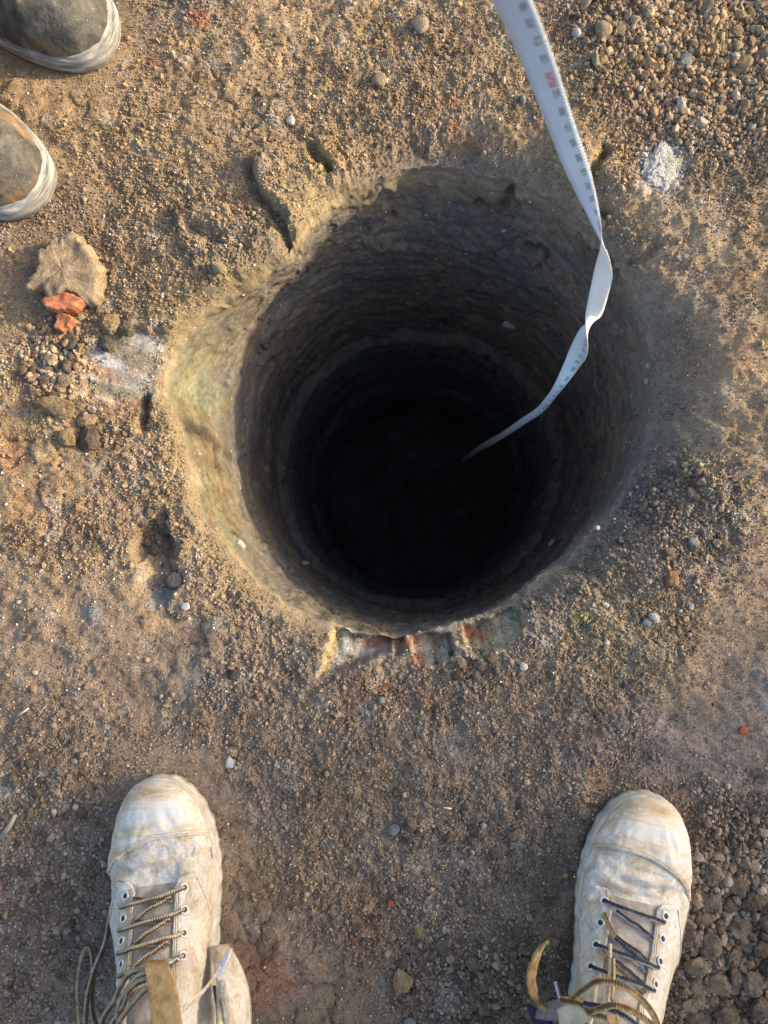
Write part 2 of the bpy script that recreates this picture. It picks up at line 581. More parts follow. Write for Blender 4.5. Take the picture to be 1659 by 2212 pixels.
def ground_col(x, y):
    dx, dy = x - HX, y - HY
    th = np.arctan2(dy, dx)
    off = np.hypot(dx, dy) - rim_R(th)
    n1 = fbm(x * 3.2, y * 3.2, 101, 4); n2 = fbm(x * 14, y * 14, 103, 4); n3 = fbm(x * 48, y * 48, 105, 3)
    rad = np.hypot(x, y); f3 = 1 - sst(0.8, 1.6, rad); f2 = 1 - sst(1.5, 5.0, rad)
    n3 = 0.5 + (n3 - 0.5) * f3; n2 = 0.5 + (n2 - 0.5) * f2; n1 = 0.5 + (n1 - 0.5) * (1 - sst(5, 14, rad))
    up = sst(-0.12, 0.22, y + (n1 - 0.5) * 0.35 - 0.12 * x)        # tan earth towards the top, grey brown below
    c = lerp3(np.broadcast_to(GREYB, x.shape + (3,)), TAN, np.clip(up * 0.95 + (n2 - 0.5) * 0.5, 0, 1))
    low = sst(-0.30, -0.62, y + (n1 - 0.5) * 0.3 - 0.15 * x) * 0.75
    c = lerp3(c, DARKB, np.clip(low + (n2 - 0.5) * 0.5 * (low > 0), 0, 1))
    c = lerp3(c, DARKB, 0.75 * blob(x, y, 1570, 2050, 190, 300, 0, 0.6, 51))
    c = lerp3(c, PINKB, sst(0.52, 0.72, fbm(x * 8, y * 8, 107, 4)) * 0.40 * f2)
    c = lerp3(c, GREY, sst(0.55, 0.75, fbm(x * 10, y * 10, 109, 4)) * 0.25 * f2)
    c = lerp3(c, OCHRE, sst(0.60, 0.80, fbm(x * 12, y * 12, 111, 4)) * 0.3 * f2)
    c = lerp3(c, PALE, sst(0.66, 0.82, fbm(x * 40, y * 40, 113, 3)) * 0.35 * f3)
    c = c * (0.72 + 0.56 * n3)[..., None] * (0.85 + 0.3 * n2)[..., None]
    # rolled lip, with the shade of its slope away from the sun painted dark
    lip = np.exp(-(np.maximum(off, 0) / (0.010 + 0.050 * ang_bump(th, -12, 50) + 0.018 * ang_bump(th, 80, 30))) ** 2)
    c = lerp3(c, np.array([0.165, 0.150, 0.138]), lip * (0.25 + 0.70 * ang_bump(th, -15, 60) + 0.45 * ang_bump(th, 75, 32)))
    dull = np.exp(-(np.maximum(off, 0) / 0.045) ** 2) * ang_bump(th, 138, 26)
    c = lerp3(c, np.array([0.20, 0.155, 0.10]), dull * 0.6)
    # yellow clay round the left mouth
    yl = np.exp(-(np.maximum(off, 0) / 0.030) ** 2) * np.clip(ang_bump(th, 205, 38) + 0.8 * ang_bump(th, 150, 20), 0, 1)
    c = lerp3(c, np.array([0.24, 0.19, 0.11]), np.clip(yl * (-0.1 + 1.2 * n2), 0, 0.7))
    c = lerp3(c, np.array([0.42, 0.31, 0.15]), 0.75 * blob(x, y, 475, 585, 26, 16, -30, 0.3, 61))
    c = lerp3(c, np.array([0.38, 0.28, 0.13]), 0.7 * blob(x, y, 690, 352, 45, 32, -40, 0.4, 62))
    c = lerp3(c, np.array([0.33, 0.265, 0.15]), 0.6 * blob(x, y, 660, 440, 90, 60, 20, 0.5, 63))
    c = lerp3(c, np.array([0.33, 0.26, 0.155]), 0.5 * blob(x, y, 1360, 1400, 130, 85, 10, 0.6, 64, 0.5))  # yellow sun glow on the lower right soil, painted into its colour
    c = lerp3(c, np.array([0.46, 0.38, 0.13]), 0.4 * blob(x, y, 1250, 1335, 22, 20, 0, 0.5, 65, 0.6))
    c = lerp3(c, np.array([0.31, 0.25, 0.165]), 0.5 * blob(x, y, 1540, 960, 60, 110, 0, 0.6, 66, 0.5))
    # orange and red brick stains
    for i, (u, v, a, b, k) in enumerate([(425, 42, 26, 24, .75), (958, 226, 30, 14, .55), (978, 264, 14, 14, .7), (1010, 295, 40, 26, .3), (340, 130, 40, 20, .3),
                                         (30, 980, 30, 50, .35), (60, 1110, 50, 60, .25), (1450, 1252, 22, 26, .55), (1500, 1755, 14, 7, .7), (560, 2110, 120, 60, .4),
                                         (800, 1480, 60, 30, .25), (1560, 780, 60, 40, .2), (925, 1500, 28, 14, .35), (790, 2010, 40, 70, .2), (1190, 60, 50, 30, .3)]):
        c = lerp3(c, BRICK * 0.8, 0.7 * k * blob(x, y, u, v, a, b, 0, 0.5, 70 + i, 0.6))
    # scraped facet: white, grey and orange bands of smeared clay
    rag = (fbm(x * 70, y * 70, 119, 4) - 0.5) * 0.030
    inm = 1 - sst(-0.004, 0.004, poly_sd(x, y, SMEAR) + rag)
    a = x * 0.94 - y * 0.34; b = x * 0.34 + y * 0.94
    st = fbm(a * 10, b * 95, 121, 4)
    sm = lerp3(np.broadcast_to(np.array([0.27, 0.235, 0.18]), x.shape + (3,)), np.array([0.42, 0.40, 0.365]), sst(0.42, 0.62, st))
    sm = lerp3(sm, np.array([0.45, 0.24, 0.13]), sst(0.56, 0.68, fbm(a * 12, b * 70, 123, 3)) * 0.7)
    sm = lerp3(sm, np.array([0.27, 0.27, 0.28]), sst(0.56, 0.7, fbm(a * 16, b * 60, 125, 3)) * 0.7)
    sm = lerp3(sm, np.array([0.54, 0.54, 0.53]), 0.85 * blob(x, y, 235, 778, 40, 14, -20, 0.5, 126, 0.6))
    c = lerp3(c, sm, inm * np.clip(0.35 + 1.1 * n2, 0, 0.95))
    # tooth cuts at the bottom
    for k, (poly, base, str1) in enumerate(((CUT_A, (0.52, 0.50, 0.45), 0.9), (CUT_B, (0.42, 0.37, 0.28), 0.35), (CUT_C, (0.33, 0.29, 0.20), 0.2))):
        inm = 1 - sst(-0.004, 0.003, poly_sd(x, y, poly) + rag * 0.6)
        st = fbm(x * 120 + y * 20, y * 12, 131 + k, 3)
        cc = lerp3(np.broadcast_to(np.array(base), x.shape + (3,)), np.array(base) * 1.35, sst(0.45, 0.65, st))
        cc = lerp3(cc, np.array(base) * 0.6, sst(0.45, 0.3, st))
        cc = lerp3(cc, c, sst(0.50, 0.68, fbm(x * 55, y * 55, 151 + k, 4)) * 0.8)
        c = lerp3(c, cc, inm * 0.9)
    red = blob(x, y, 815, 1388, 24, 13, 20, 0.5, 141, 0.6) + 0.7 * blob(x, y, 880, 1388, 30, 9, 10, 0.5, 142, 0.6) + 0.6 * blob(x, y, 905, 1420, 14, 24, 0, 0.5, 143, 0.6) + 0.6 * blob(x, y, 1025, 1372, 30, 12, -20, 0.5, 144, .6)
    c = lerp3(c, np.array([0.33, 0.115, 0.06]), np.clip(red, 0, 0.75))
    c = lerp3(c, np.array([0.45, 0.36, 0.19]), 0.9 * (1 - sst(0.003, 0.008, seg_dist(x, y, pxl((722, 1360), (712, 1410), (698, 1455))))))
    c = lerp3(c, np.array([0.24, 0.25, 0.25]), 0.8 * blob(x, y, 345, 1290, 32, 22, 20, 0.5, 145, 0.4))
    c = lerp3(c, np.array([0.27, 0.275, 0.29]), 0.6 * blob(x, y, 205, 1322, 22, 24, 20, 0.5, 146, 0.6))
    c = lerp3(c, np.array([0.62, 0.61, 0.58]), 0.5 * blob(x, y, 1428, 362, 44, 58, -20, 0.5, 147, 0.6))
    c = lerp3(c, np.array([0.36, 0.28, 0.13]), 0.8 * (1 - sst(0.003, 0.009, seg_dist(x, y, pxl((1300, 335), (1280, 370), (1272, 395))))))
    return c


# ------------------------------------------------------------------ ground sheet
NT_ = 1800
th = np.arange(NT_) * 2 * PI / NT_
offs = np.concatenate([np.arange(0, 0.05, 0.0018), np.arange(0.05, 0.66, 0.0025), 0.66 * 1.035 ** np.arange(1, 135)])
R0 = rim_R(th)
TH, OF = np.meshgrid(th, offs)
RR = R0[None, :] + OF + rim_N(th)[None, :] * np.exp(-OF / 0.007)
GX = HX + RR * np.cos(TH); GY = HY + RR * np.sin(TH)
GZ = ground_h(GX, GY)
GZ[0] = -rim_D(th) + (GZ[0] + rim_D(th)) * 0.3
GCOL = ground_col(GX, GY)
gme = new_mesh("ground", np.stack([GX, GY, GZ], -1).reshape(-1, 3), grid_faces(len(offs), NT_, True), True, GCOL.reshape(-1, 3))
ground = tag(link("ground", gme, M_GROUND), "trodden brown earth with crumbs around the bored hole", kind="structure")

# ------------------------------------------------------------------ shaft of the hole
NS = 900
ths = th[::2]
zs = np.concatenate([np.arange(0, 0.30, 0.0030), np.arange(0.30, 0.62, 0.005), np.arange(0.62, 1.30, 0.010)])
T2, Z2 = np.meshgrid(ths, zs)
R_top = R0[::2][None, :] + rim_N(th)[::2][None, :] * np.exp(-Z2 / 0.010)
z_top = (GZ[0][::2])[None, :]
DEP = Z2
blend = sst(0, 0.20, DEP)
Rw = R_top * (1 - blend) + (0.279 + 0.003 * np.sin(3 * T2 + 1)) * blend
Rw = Rw - 0.018 * sst(0.56, 0.59, DEP + 0.02 * np.sin(2 * T2 + 0.6) + 0.03 * (fbm(np.cos(T2) * 3 + 9, np.sin(T2) * 3 + 9, 203, 3) - .5))
Rw = Rw - 0.012 * sst(0.93, 0.98, DEP)
arc = T2 * 0.27
cx_, sx_ = np.cos(T2), np.sin(T2)
# scrapes left by the auger: long in the turning direction, short in depth, slightly pitched
zp = DEP + 0.018 * T2


def wallnoise(fs, fz, seed, o=4):
    return fbm3(cx_ * fs + 50 + WA * 0.9, sx_ * fs + 50 + WB * 0.9, zp * fz + WC * 1.2, seed, o)


WA = fbm3(cx_ * 12 + 20, sx_ * 12 + 20, zp * 40, 261, 2); WB = fbm3(cx_ * 13 + 30, sx_ * 13 + 30, zp * 37, 262, 2); WC = fbm3(cx_ * 16 + 40, sx_ * 16 + 40, zp * 30, 263, 3)
fade = sst(0, 0.02, DEP)
n_b = wallnoise(3.0, 9, 211, 3); n_s = wallnoise(3.2, 95, 213, 5); n_f = wallnoise(15, 90, 217, 4); n_g = wallnoise(55, 190, 219, 3)
calm = 1 - 0.45 * ang_bump(T2, 195, 50)
Rw = Rw + fade * ((n_b - 0.5) * 0.014 + ((n_s - 0.5) * 0.0065 + (n_f - 0.5) * 0.0045 + (n_g - 0.5) * 0.003) * calm)
tear = sst(0.60, 0.70, wallnoise(5, 42, 223, 4)) * sst(0.45, 0.6, wallnoise(3, 6, 225, 2))
Rw = Rw + fade * tear * 0.010
lumps = sst(0.62, 0.72, wallnoise(9, 40, 227, 4))
Rw = Rw - fade * lumps * 0.004 * calm
WX = HX + Rw * cx_; WY = HY + Rw * sx_; WZ = z_top - DEP
wc = np.broadcast_to(np.array([0.152, 0.130, 0.108]), T2.shape + (3,))
wc = lerp3(wc, np.array([0.115, 0.112, 0.113]), sst(0.40, 0.62, wallnoise(3.2, 10, 231, 4)))
wc = lerp3(wc, np.array([0.20, 0.150, 0.100]), sst(0.52, 0.72, wallnoise(5, 26, 233, 4)) * 0.6)
wc = lerp3(wc, np.array([0.23, 0.195, 0.13]), sst(0.60, 0.74, wallnoise(7, 40, 235, 3)) * 0.5)
# clay near the surface: yellow and olive on the left, tan at the head, grey to the right
topc = sst(0.19, 0.03, DEP + 0.14 * (n_b - 0.5) + 0.05 * (n_f - 0.5))
lft = np.clip(ang_bump(T2, 192, 40), 0, 1)
topc = topc * (1 - 0.35 * ang_bump(T2, 150, 18) * sst(0.35, 0.6, WC))
oliv = lerp3(np.broadcast_to(np.array([0.165, 0.158, 0.100]), T2.shape + (3,)), np.array([0.205, 0.180, 0.100]), sst(0.40, 0.62, wallnoise(4, 30, 237, 4)))
oliv = lerp3(oliv, np.array([0.155, 0.125, 0.085]), sst(0.50, 0.62, wallnoise(5, 18, 245, 4)) * 0.75)
oliv = lerp3(oliv, np.array([0.26, 0.175, 0.105]), sst(0.5, 0.66, wallnoise(5, 9, 239, 3)) * (0.4 + 0.5 * ang_bump(T2, 170, 14)))
oliv = lerp3(oliv, np.array([0.20, 0.205, 0.15]), sst(0.52, 0.68, wallnoise(6, 22, 241, 3)) * 0.8)
wc = lerp3(wc, oliv, np.clip(topc * lft * 1.25, 0, 0.97))
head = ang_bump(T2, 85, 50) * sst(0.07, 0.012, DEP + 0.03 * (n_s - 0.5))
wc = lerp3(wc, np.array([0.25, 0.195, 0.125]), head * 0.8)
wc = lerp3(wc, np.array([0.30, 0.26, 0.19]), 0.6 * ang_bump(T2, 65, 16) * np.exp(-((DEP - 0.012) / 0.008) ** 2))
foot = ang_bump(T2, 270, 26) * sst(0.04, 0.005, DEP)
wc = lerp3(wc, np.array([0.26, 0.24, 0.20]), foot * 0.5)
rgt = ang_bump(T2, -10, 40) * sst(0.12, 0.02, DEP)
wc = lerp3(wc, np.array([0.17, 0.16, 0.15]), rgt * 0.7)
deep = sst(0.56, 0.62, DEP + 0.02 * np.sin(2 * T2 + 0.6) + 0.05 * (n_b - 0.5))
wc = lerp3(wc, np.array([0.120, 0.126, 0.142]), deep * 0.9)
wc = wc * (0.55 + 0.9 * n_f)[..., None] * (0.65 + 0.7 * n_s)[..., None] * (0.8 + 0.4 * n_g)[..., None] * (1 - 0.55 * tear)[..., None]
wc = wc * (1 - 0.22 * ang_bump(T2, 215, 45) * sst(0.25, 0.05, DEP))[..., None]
wc = lerp3(GCOL[2][::2][None], wc, np.broadcast_to(sst(0.002, 0.030, DEP + 0.03 * (n_f - 0.5)), T2.shape))
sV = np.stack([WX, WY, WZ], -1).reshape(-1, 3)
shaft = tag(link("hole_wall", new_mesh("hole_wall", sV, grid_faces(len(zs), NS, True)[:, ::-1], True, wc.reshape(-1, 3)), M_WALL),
            "dark scraped clay wall of the round bored hole", kind="structure")
fr = np.linspace(0, 0.285, 40); FT, FR = np.meshgrid(np.arange(160) * 2 * PI / 160, fr)
fx, fy = HX + FR * np.cos(FT), HY + FR * np.sin(FT)
fz = -1.27 + (fbm(fx * 14, fy * 14, 251, 4) - 0.5) * 0.09
floor_me = new_mesh("hole_floor", np.stack([fx, fy, fz], -1).reshape(-1, 3), grid_faces(40, 160, True), True,
                    np.broadcast_to(np.array([0.085, 0.078, 0.074]), (fx.size, 3)) * (0.5 + fbm(fx * 25, fy * 25, 255, 4)).reshape(-1, 1))
tag(link("hole_floor", floor_me, M_WALL), "dark loose floor at the bottom of the bored hole", kind="structure")

# ------------------------------------------------------------------ loose soil: what nobody could count
FRAME = [(-60, -60), (1719, -60), (1719, 2272), (-60, 2272)]
FX = [P(u, v).x for u, v in FRAME]; FY = [P(u, v).y for u, v in FRAME]
X0, X1, Y0, Y1 = min(FX) - 0.03, max(FX) + 0.03, min(FY) - 0.03, max(FY) + 0.03


def rot_mats(n, rng):
    q = rng.normal(size=(n, 4)); q /= np.linalg.norm(q, axis=1)[:, None]
    w, x, y, z = q.T
    return np.stack([np.stack([1 - 2 * (y * y + z * z), 2 * (x * y - z * w), 2 * (x * z + y * w)], -1),
                     np.stack([2 * (x * y + z * w), 1 - 2 * (x * x + z * z), 2 * (y * z - x * w)], -1),
                     np.stack([2 * (x * z - y * w), 2 * (y * z + x * w), 1 - 2 * (x * x + y * y)], -1)], 1)


def scatter(n, size_lo, size_hi, power, keep, rng):
    x = rng.uniform(X0, X1, n); y = rng.uniform(Y0, Y1, n)
    off = np.hypot(x - HX, y - HY) - rim_R(np.arctan2(y - HY, x - HX))
    k = keep(x, y, off) > rng.uniform(0, 1, n)
    x, y, off = x[k], y[k], off[k]
    s = size_lo + (size_hi - size_lo) * rng.uniform(0, 1, len(x)) ** power
    return x, y, s, off


def big_factor(x, y):
    f = 0.72 + 0.0 * x
    f += 1.0 * blob(x, y, 1500, 120, 260, 200, -20, 0.6, 301)
    f += 1.15 * blob(x, y, 1570, 2060, 130, 260, 0, 0.6, 302)
    f += 0.35 * blob(x, y, 1010, 2100, 200, 140, 10, 0.6, 303)
    f += 0.5 * blob(x, y, 1500, 1100, 120, 150, 20, 0.6, 304)
    f += 0.22 * blob(x, y, 110, 1850, 190, 330, 0, 0.6, 305)
    f += 0.8 * blob(x, y, 150, 800, 90, 110, 0, 0.6, 306)
    f += 0.10 * sst(-0.1, -0.5, y)
    return f


def crumb_instances(name, label, x, y, s, mat, C, squash=0.8, sink=0.15, variants=14, sub=0, rng=RNG, jag=0.24, z=None):
    """points carrying size, turn and colour; geometry nodes set a crumb on each"""
    col = bpy.data.collections.new(name + "_shapes")
    bv, bf = ico(sub)
    for k in range(variants):
        v = bv * (1 + rng.uniform(-jag, jag, (len(bv), 1))) * rng.uniform(0.72, 1.2, (1, 3))
        for _ in range(4 if sub == 0 else 9):
            nrm = rng.normal(size=3); nrm /= np.linalg.norm(nrm)
            dd = v @ nrm; lim = rng.uniform(0.42, 0.85)
            v = v - np.maximum(dd - lim, 0)[:, None] * nrm
        me = new_mesh(name + "_shape", v * 0.5, bf, False); me.materials.append(mat)
        col.objects.link(bpy.data.objects.new(name + "_shape", me))
    n = len(x)
    if z is None: z = ground_h(x, y) + s * (0.5 * squash - sink)
    pm = bpy.data.meshes.new(name)
    pm.vertices.add(n); pm.vertices.foreach_set("co", np.column_stack([x, y, z]).astype(np.float32).ravel())
    a = pm.attributes.new("turn", 'FLOAT_VECTOR', 'POINT'); a.data.foreach_set("vector", (rng.uniform(0, 1, (n, 3)) * np.array([2 * PI, 2 * PI, 2 * PI])).astype(np.float32).ravel())
    a = pm.attributes.new("size", 'FLOAT_VECTOR', 'POINT'); a.data.foreach_set("vector", (s[:, None] * rng.uniform(0.8, 1.2, (n, 3))).astype(np.float32).ravel())
    a = pm.attributes.new("pick", 'INT', 'POINT'); a.data.foreach_set("value", rng.integers(0, variants, n).astype(np.int32))
    a = pm.attributes.new("Col", 'FLOAT_COLOR', 'POINT'); c4 = np.ones((n, 4), np.float32); c4[:, :3] = np.clip(C, 0, 1); a.data.foreach_set("color", c4.ravel())
    o = bpy.data.objects.new(name, pm); COLL.objects.link(o)
    ng = bpy.data.node_groups.new(name + "_nodes", 'GeometryNodeTree')
    ng.interface.new_socket("Geometry", in_out='INPUT', socket_type='NodeSocketGeometry')
    ng.interface.new_socket("Geometry", in_out='OUTPUT', socket_type='NodeSocketGeometry')
    gi = ng.nodes.new('NodeGroupInput'); go = ng.nodes.new('NodeGroupOutput')
    ip = ng.nodes.new('GeometryNodeInstanceOnPoints'); ci = ng.nodes.new('GeometryNodeCollectionInfo')
    ci.inputs[0].default_value = col; ci.inputs[1].default_value = True; ci.inputs[2].default_value = True
    def at(nm, typ):
        nd = ng.nodes.new('GeometryNodeInputNamedAttribute'); nd.data_type = typ; nd.inputs[0].default_value = nm
        return nd.outputs[0]
    ng.links.new(gi.outputs[0], ip.inputs["Points"]); ng.links.new(ci.outputs[0], ip.inputs["Instance"])
    ip.inputs["Pick Instance"].default_value = True
    ng.links.new(at("pick", 'INT'), ip.inputs["Instance Index"])
    e2r = ng.nodes.new('FunctionNodeEulerToRotation'); ng.links.new(at("turn", 'FLOAT_VECTOR'), e2r.inputs[0])
    ng.links.new(e2r.outputs[0], ip.inputs["Rotation"])
    ng.links.new(at("size", 'FLOAT_VECTOR'), ip.inputs["Scale"])
    ng.links.new(ip.outputs[0], go.inputs[0])
    md = o.modifiers.new("crumbs", 'NODES'); md.node_group = ng
    return tag(o, label, kind="stuff")


def crumb_cols(x, y, rng):
    c = ground_col(x, y)
    n = len(x)
    c = c * rng.uniform(0.50, 1.22, (n, 1))
    k = rng.uniform(0, 1, n)
    c = np.where((k < 0.10)[:, None], c * np.array([0.62, 0.66, 0.74]), c)
    c = np.where((k > 0.96)[:, None], lerp3(c, PALE, np.full(n, 0.5)), c)
    c = np.where(((k > 0.93) & (k < 0.96))[:, None], lerp3(c, OCHRE, np.full(n, 0.5)), c)
    return c


def keep_small(x, y, off):
    cm = crumb_mask(x, y)
    return (0.42 + 0.58 * cm) * sst(-0.001, 0.012, off) * (1 - 0.85 * (poly_sd(x, y, SMEAR) + (fbm(x * 60, y * 60, 119, 4) - 0.5) * 0.05 < -0.004)) * (1 - 0.8 * ((poly_sd(x, y, CUT_A) < 0) | (poly_sd(x, y, CUT_B) < 0) | (poly_sd(x, y, CUT_C) < 0)))


x, y, s, off = scatter(300000, 0.0013, 0.0050, 2.6, keep_small, RNG)
s = 1.05 * s * np.clip(big_factor(x, y), 0.75, 1.8) * (0.65 + 0.35 * crumb_mask(x, y))
crumb_instances("soil_crumbs", "small brown soil crumbs strewn over the trodden ground", x, y, s, M_CRUMB, crumb_cols(x, y, RNG))


def keep_mid(x, y, off):
    return np.clip(crumb_mask(x, y) * (0.35 + 0.5 * (big_factor(x, y) - 0.7)) + 0.07, 0, 1) * sst(0.004, 0.03, off) * (poly_sd(x, y, SMEAR) > 0)


x, y, s, off = scatter(46000, 0.0030, 0.0100, 4.5, keep_mid, RNG)
s = 1.08 * s * np.clip(big_factor(x, y), 0.8, 1.6)
crumb_instances("soil_crumb_lumps", "pea sized brown soil lumps lying among the finer crumbs", x, y, s, M_CRUMB, crumb_cols(x, y, RNG), 0.75, 0.22, 20, 1)


def grit_cols(x, y, rng):
    n = len(x)
    base = np.array([[0.62, 0.60, 0.55], [0.50, 0.44, 0.36], [0.45, 0.40, 0.30], [0.40, 0.24, 0.14], [0.30, 0.32, 0.35], [0.55, 0.47, 0.22]])
    k = rng.choice(6, n, p=[0.42, 0.22, 0.16, 0.07, 0.09, 0.04])
    return base[k] * rng.uniform(0.75, 1.15, (n, 1))


x, y, s, off = scatter(9000, 0.0009, 0.0034, 4.0, lambda x, y, o: sst(0.0, 0.01, o) * 0.9, RNG)
crumb_instances("pale_grit", "pale specks of grit scattered through the soil", x, y, s, M_CRUMB, grit_cols(x, y, RNG), 0.8, -0.1)

# specks stuck in the wall of the hole
nw = 520
ii = RNG.integers(4, 190, nw); jj = RNG.integers(0, NS, nw)
ii = np.clip((ii * RNG.uniform(0.2, 1, nw)).astype(int), 3, len(zs) - 2)
pos = np.stack([WX[ii, jj], WY[ii, jj], WZ[ii, jj]], -1)
sz = 0.0007 + 0.0030 * RNG.uniform(0, 1, nw) ** 3
crumb_instances("wall_specks", "pale specks stuck in the clay wall of the hole", pos[:, 0], pos[:, 1], sz, M_CRUMB, grit_cols(pos[:, 0], pos[:, 1], RNG), z=pos[:, 2])

# ------------------------------------------------------------------ stones and clods one can pick out
def lump_mesh(name, sub=3, seed=0, rough=0.28, facets=6, flat=0.7, detail=0.12):
    rng = np.random.default_rng(seed)
    v, f = ico(sub)
    v = v.copy()
    q = rng.uniform(5, 60, 3)
    v *= (1 + rough * 2 * (fbm3(v[:, 0] * 1.3 + q[0], v[:, 1] * 1.3 + q[1], v[:, 2] * 1.3 + q[2], seed, 3) - 0.5))[:, None]
    for _ in range(facets):
        nrm = rng.normal(size=3); nrm /= np.linalg.norm(nrm)
        dd = v @ nrm; lim = rng.uniform(0.55, 0.85)
        v -= (np.maximum(dd - lim, 0) * 0.85)[:, None] * nrm
    if detail:
        v *= (1 + detail * 2 * (fbm3(v[:, 0] * 5 + q[1], v[:, 1] * 5 + q[2], v[:, 2] * 5 + q[0], seed + 3, 3) - 0.5))[:, None]
    v[:, 2] *= flat
    return new_mesh(name, v, f, detail < 0.06)


M_CLOD = flat_material("clod_soil", (0.085, 0.066, 0.050), (0.19, 0.15, 0.115), 1.6, 0.95, 0.02, 0.12, (0.27, 0.215, 0.155), 0.30)
M_CLODT = flat_material("clod_tan", (0.19, 0.135, 0.078), (0.31, 0.225, 0.130), 1.6, 0.95, 0.02, 0.12, (0.40, 0.31, 0.19), 0.25)
M_STONE_W = flat_material("white_stone", (0.52, 0.50, 0.47), (0.74, 0.72, 0.68), 2.0, 0.8, 0.02, 0.25)
M_STONE_T = flat_material("tan_stone", (0.30, 0.23, 0.15), (0.47, 0.38, 0.26), 2.0, 0.85, 0.03)
M_STONE_G = flat_material("grey_stone", (0.20, 0.205, 0.21), (0.36, 0.37, 0.38), 2.0, 0.75, 0.02)
M_STONE_B = flat_material("dark_blue_stone", (0.025, 0.028, 0.035), (0.085, 0.092, 0.108), 1.6, 0.45, 0.02, 0.5)
M_BRICK = flat_material("brick_orange", (0.36, 0.115, 0.045), (0.55, 0.21, 0.09), 3.0, 0.9, 0.05, 0.15, (0.62, 0.30, 0.16))
M_RED = flat_material("red_chip", (0.42, 0.085, 0.045), (0.56, 0.15, 0.085), 2.0, 0.6, 0.02)
M_YEL = flat_material("yellow_chip", (0.66, 0.50, 0.05), (0.78, 0.66, 0.12), 2.0, 0.6, 0.02)
M_CHALK = flat_material("chalk", (0.36, 0.32, 0.26), (0.66, 0.64, 0.60), 4.0, 0.95, 0.10, 0.1, (0.86, 0.85, 0.82))
M_WOOD = flat_material("grey_twig", (0.20, 0.18, 0.15), (0.36, 0.33, 0.29), 60, 0.9, 0.001)
M_STRAW = flat_material("straw", (0.50, 0.44, 0.30), (0.66, 0.60, 0.46), 60, 0.8, 0.0)
M_SILVER = flat_material("foil", (0.55, 0.58, 0.63), (0.78, 0.80, 0.84), 3.0, 0.4, 0.05, 0.5)

M_ORANGE = flat_material("orange_clod", (0.26, 0.14, 0.075), (0.36, 0.22, 0.12), 2.0, 0.95, 0.02, 0.12, (0.36, 0.28, 0.19))
CLODS = [lump_mesh("soil_clod", 2 if k < 10 else 3, 400 + k, 0.30, 5, 0.75, 0.16) for k in range(16)]
PEBS = [lump_mesh("pebble", 2, 500 + k, 0.22, 5, 0.65, 0.03) for k in range(8)]


def put(name, me, mat, u, v, du, dv=None, hgt=None, rz=0.0, sink=0.18, label=None, cat=None, group=None, tilt=0.0):
    """a lump of du x dv sheet units at (u, v), resting on the ground"""
    p = P(u, v)
    k = 0.5 / 1845.0
    dv = dv or du
    sx, sy = du * k, dv * k
    sz = (hgt * 0.5) if hgt else 0.5 * (sx + sy)
    z = float(ground_h(np.array([p.x]), np.array([p.y]))[0])
    m2 = me.copy() if (me.materials and me.materials[0] is not mat) else me
    o = bpy.data.objects.new(name, m2); COLL.objects.link(o)
    if not m2.materials: m2.materials.append(mat)
    o.location = (p.x, p.y, z + sz * (0.72 - 2 * sink)); o.rotation_euler = (tilt, tilt * 0.5, math.radians(rz)); o.scale = (sx, sy, sz)
    return tag(o, label, cat, group)


_variant = {}


def var(pool, k, mat):
    key = (id(pool), k % len(pool), mat.name)
    if key not in _variant:
        m = pool[k % len(pool)].copy(); m.materials.append(mat); _variant[key] = m
    return _variant[key]


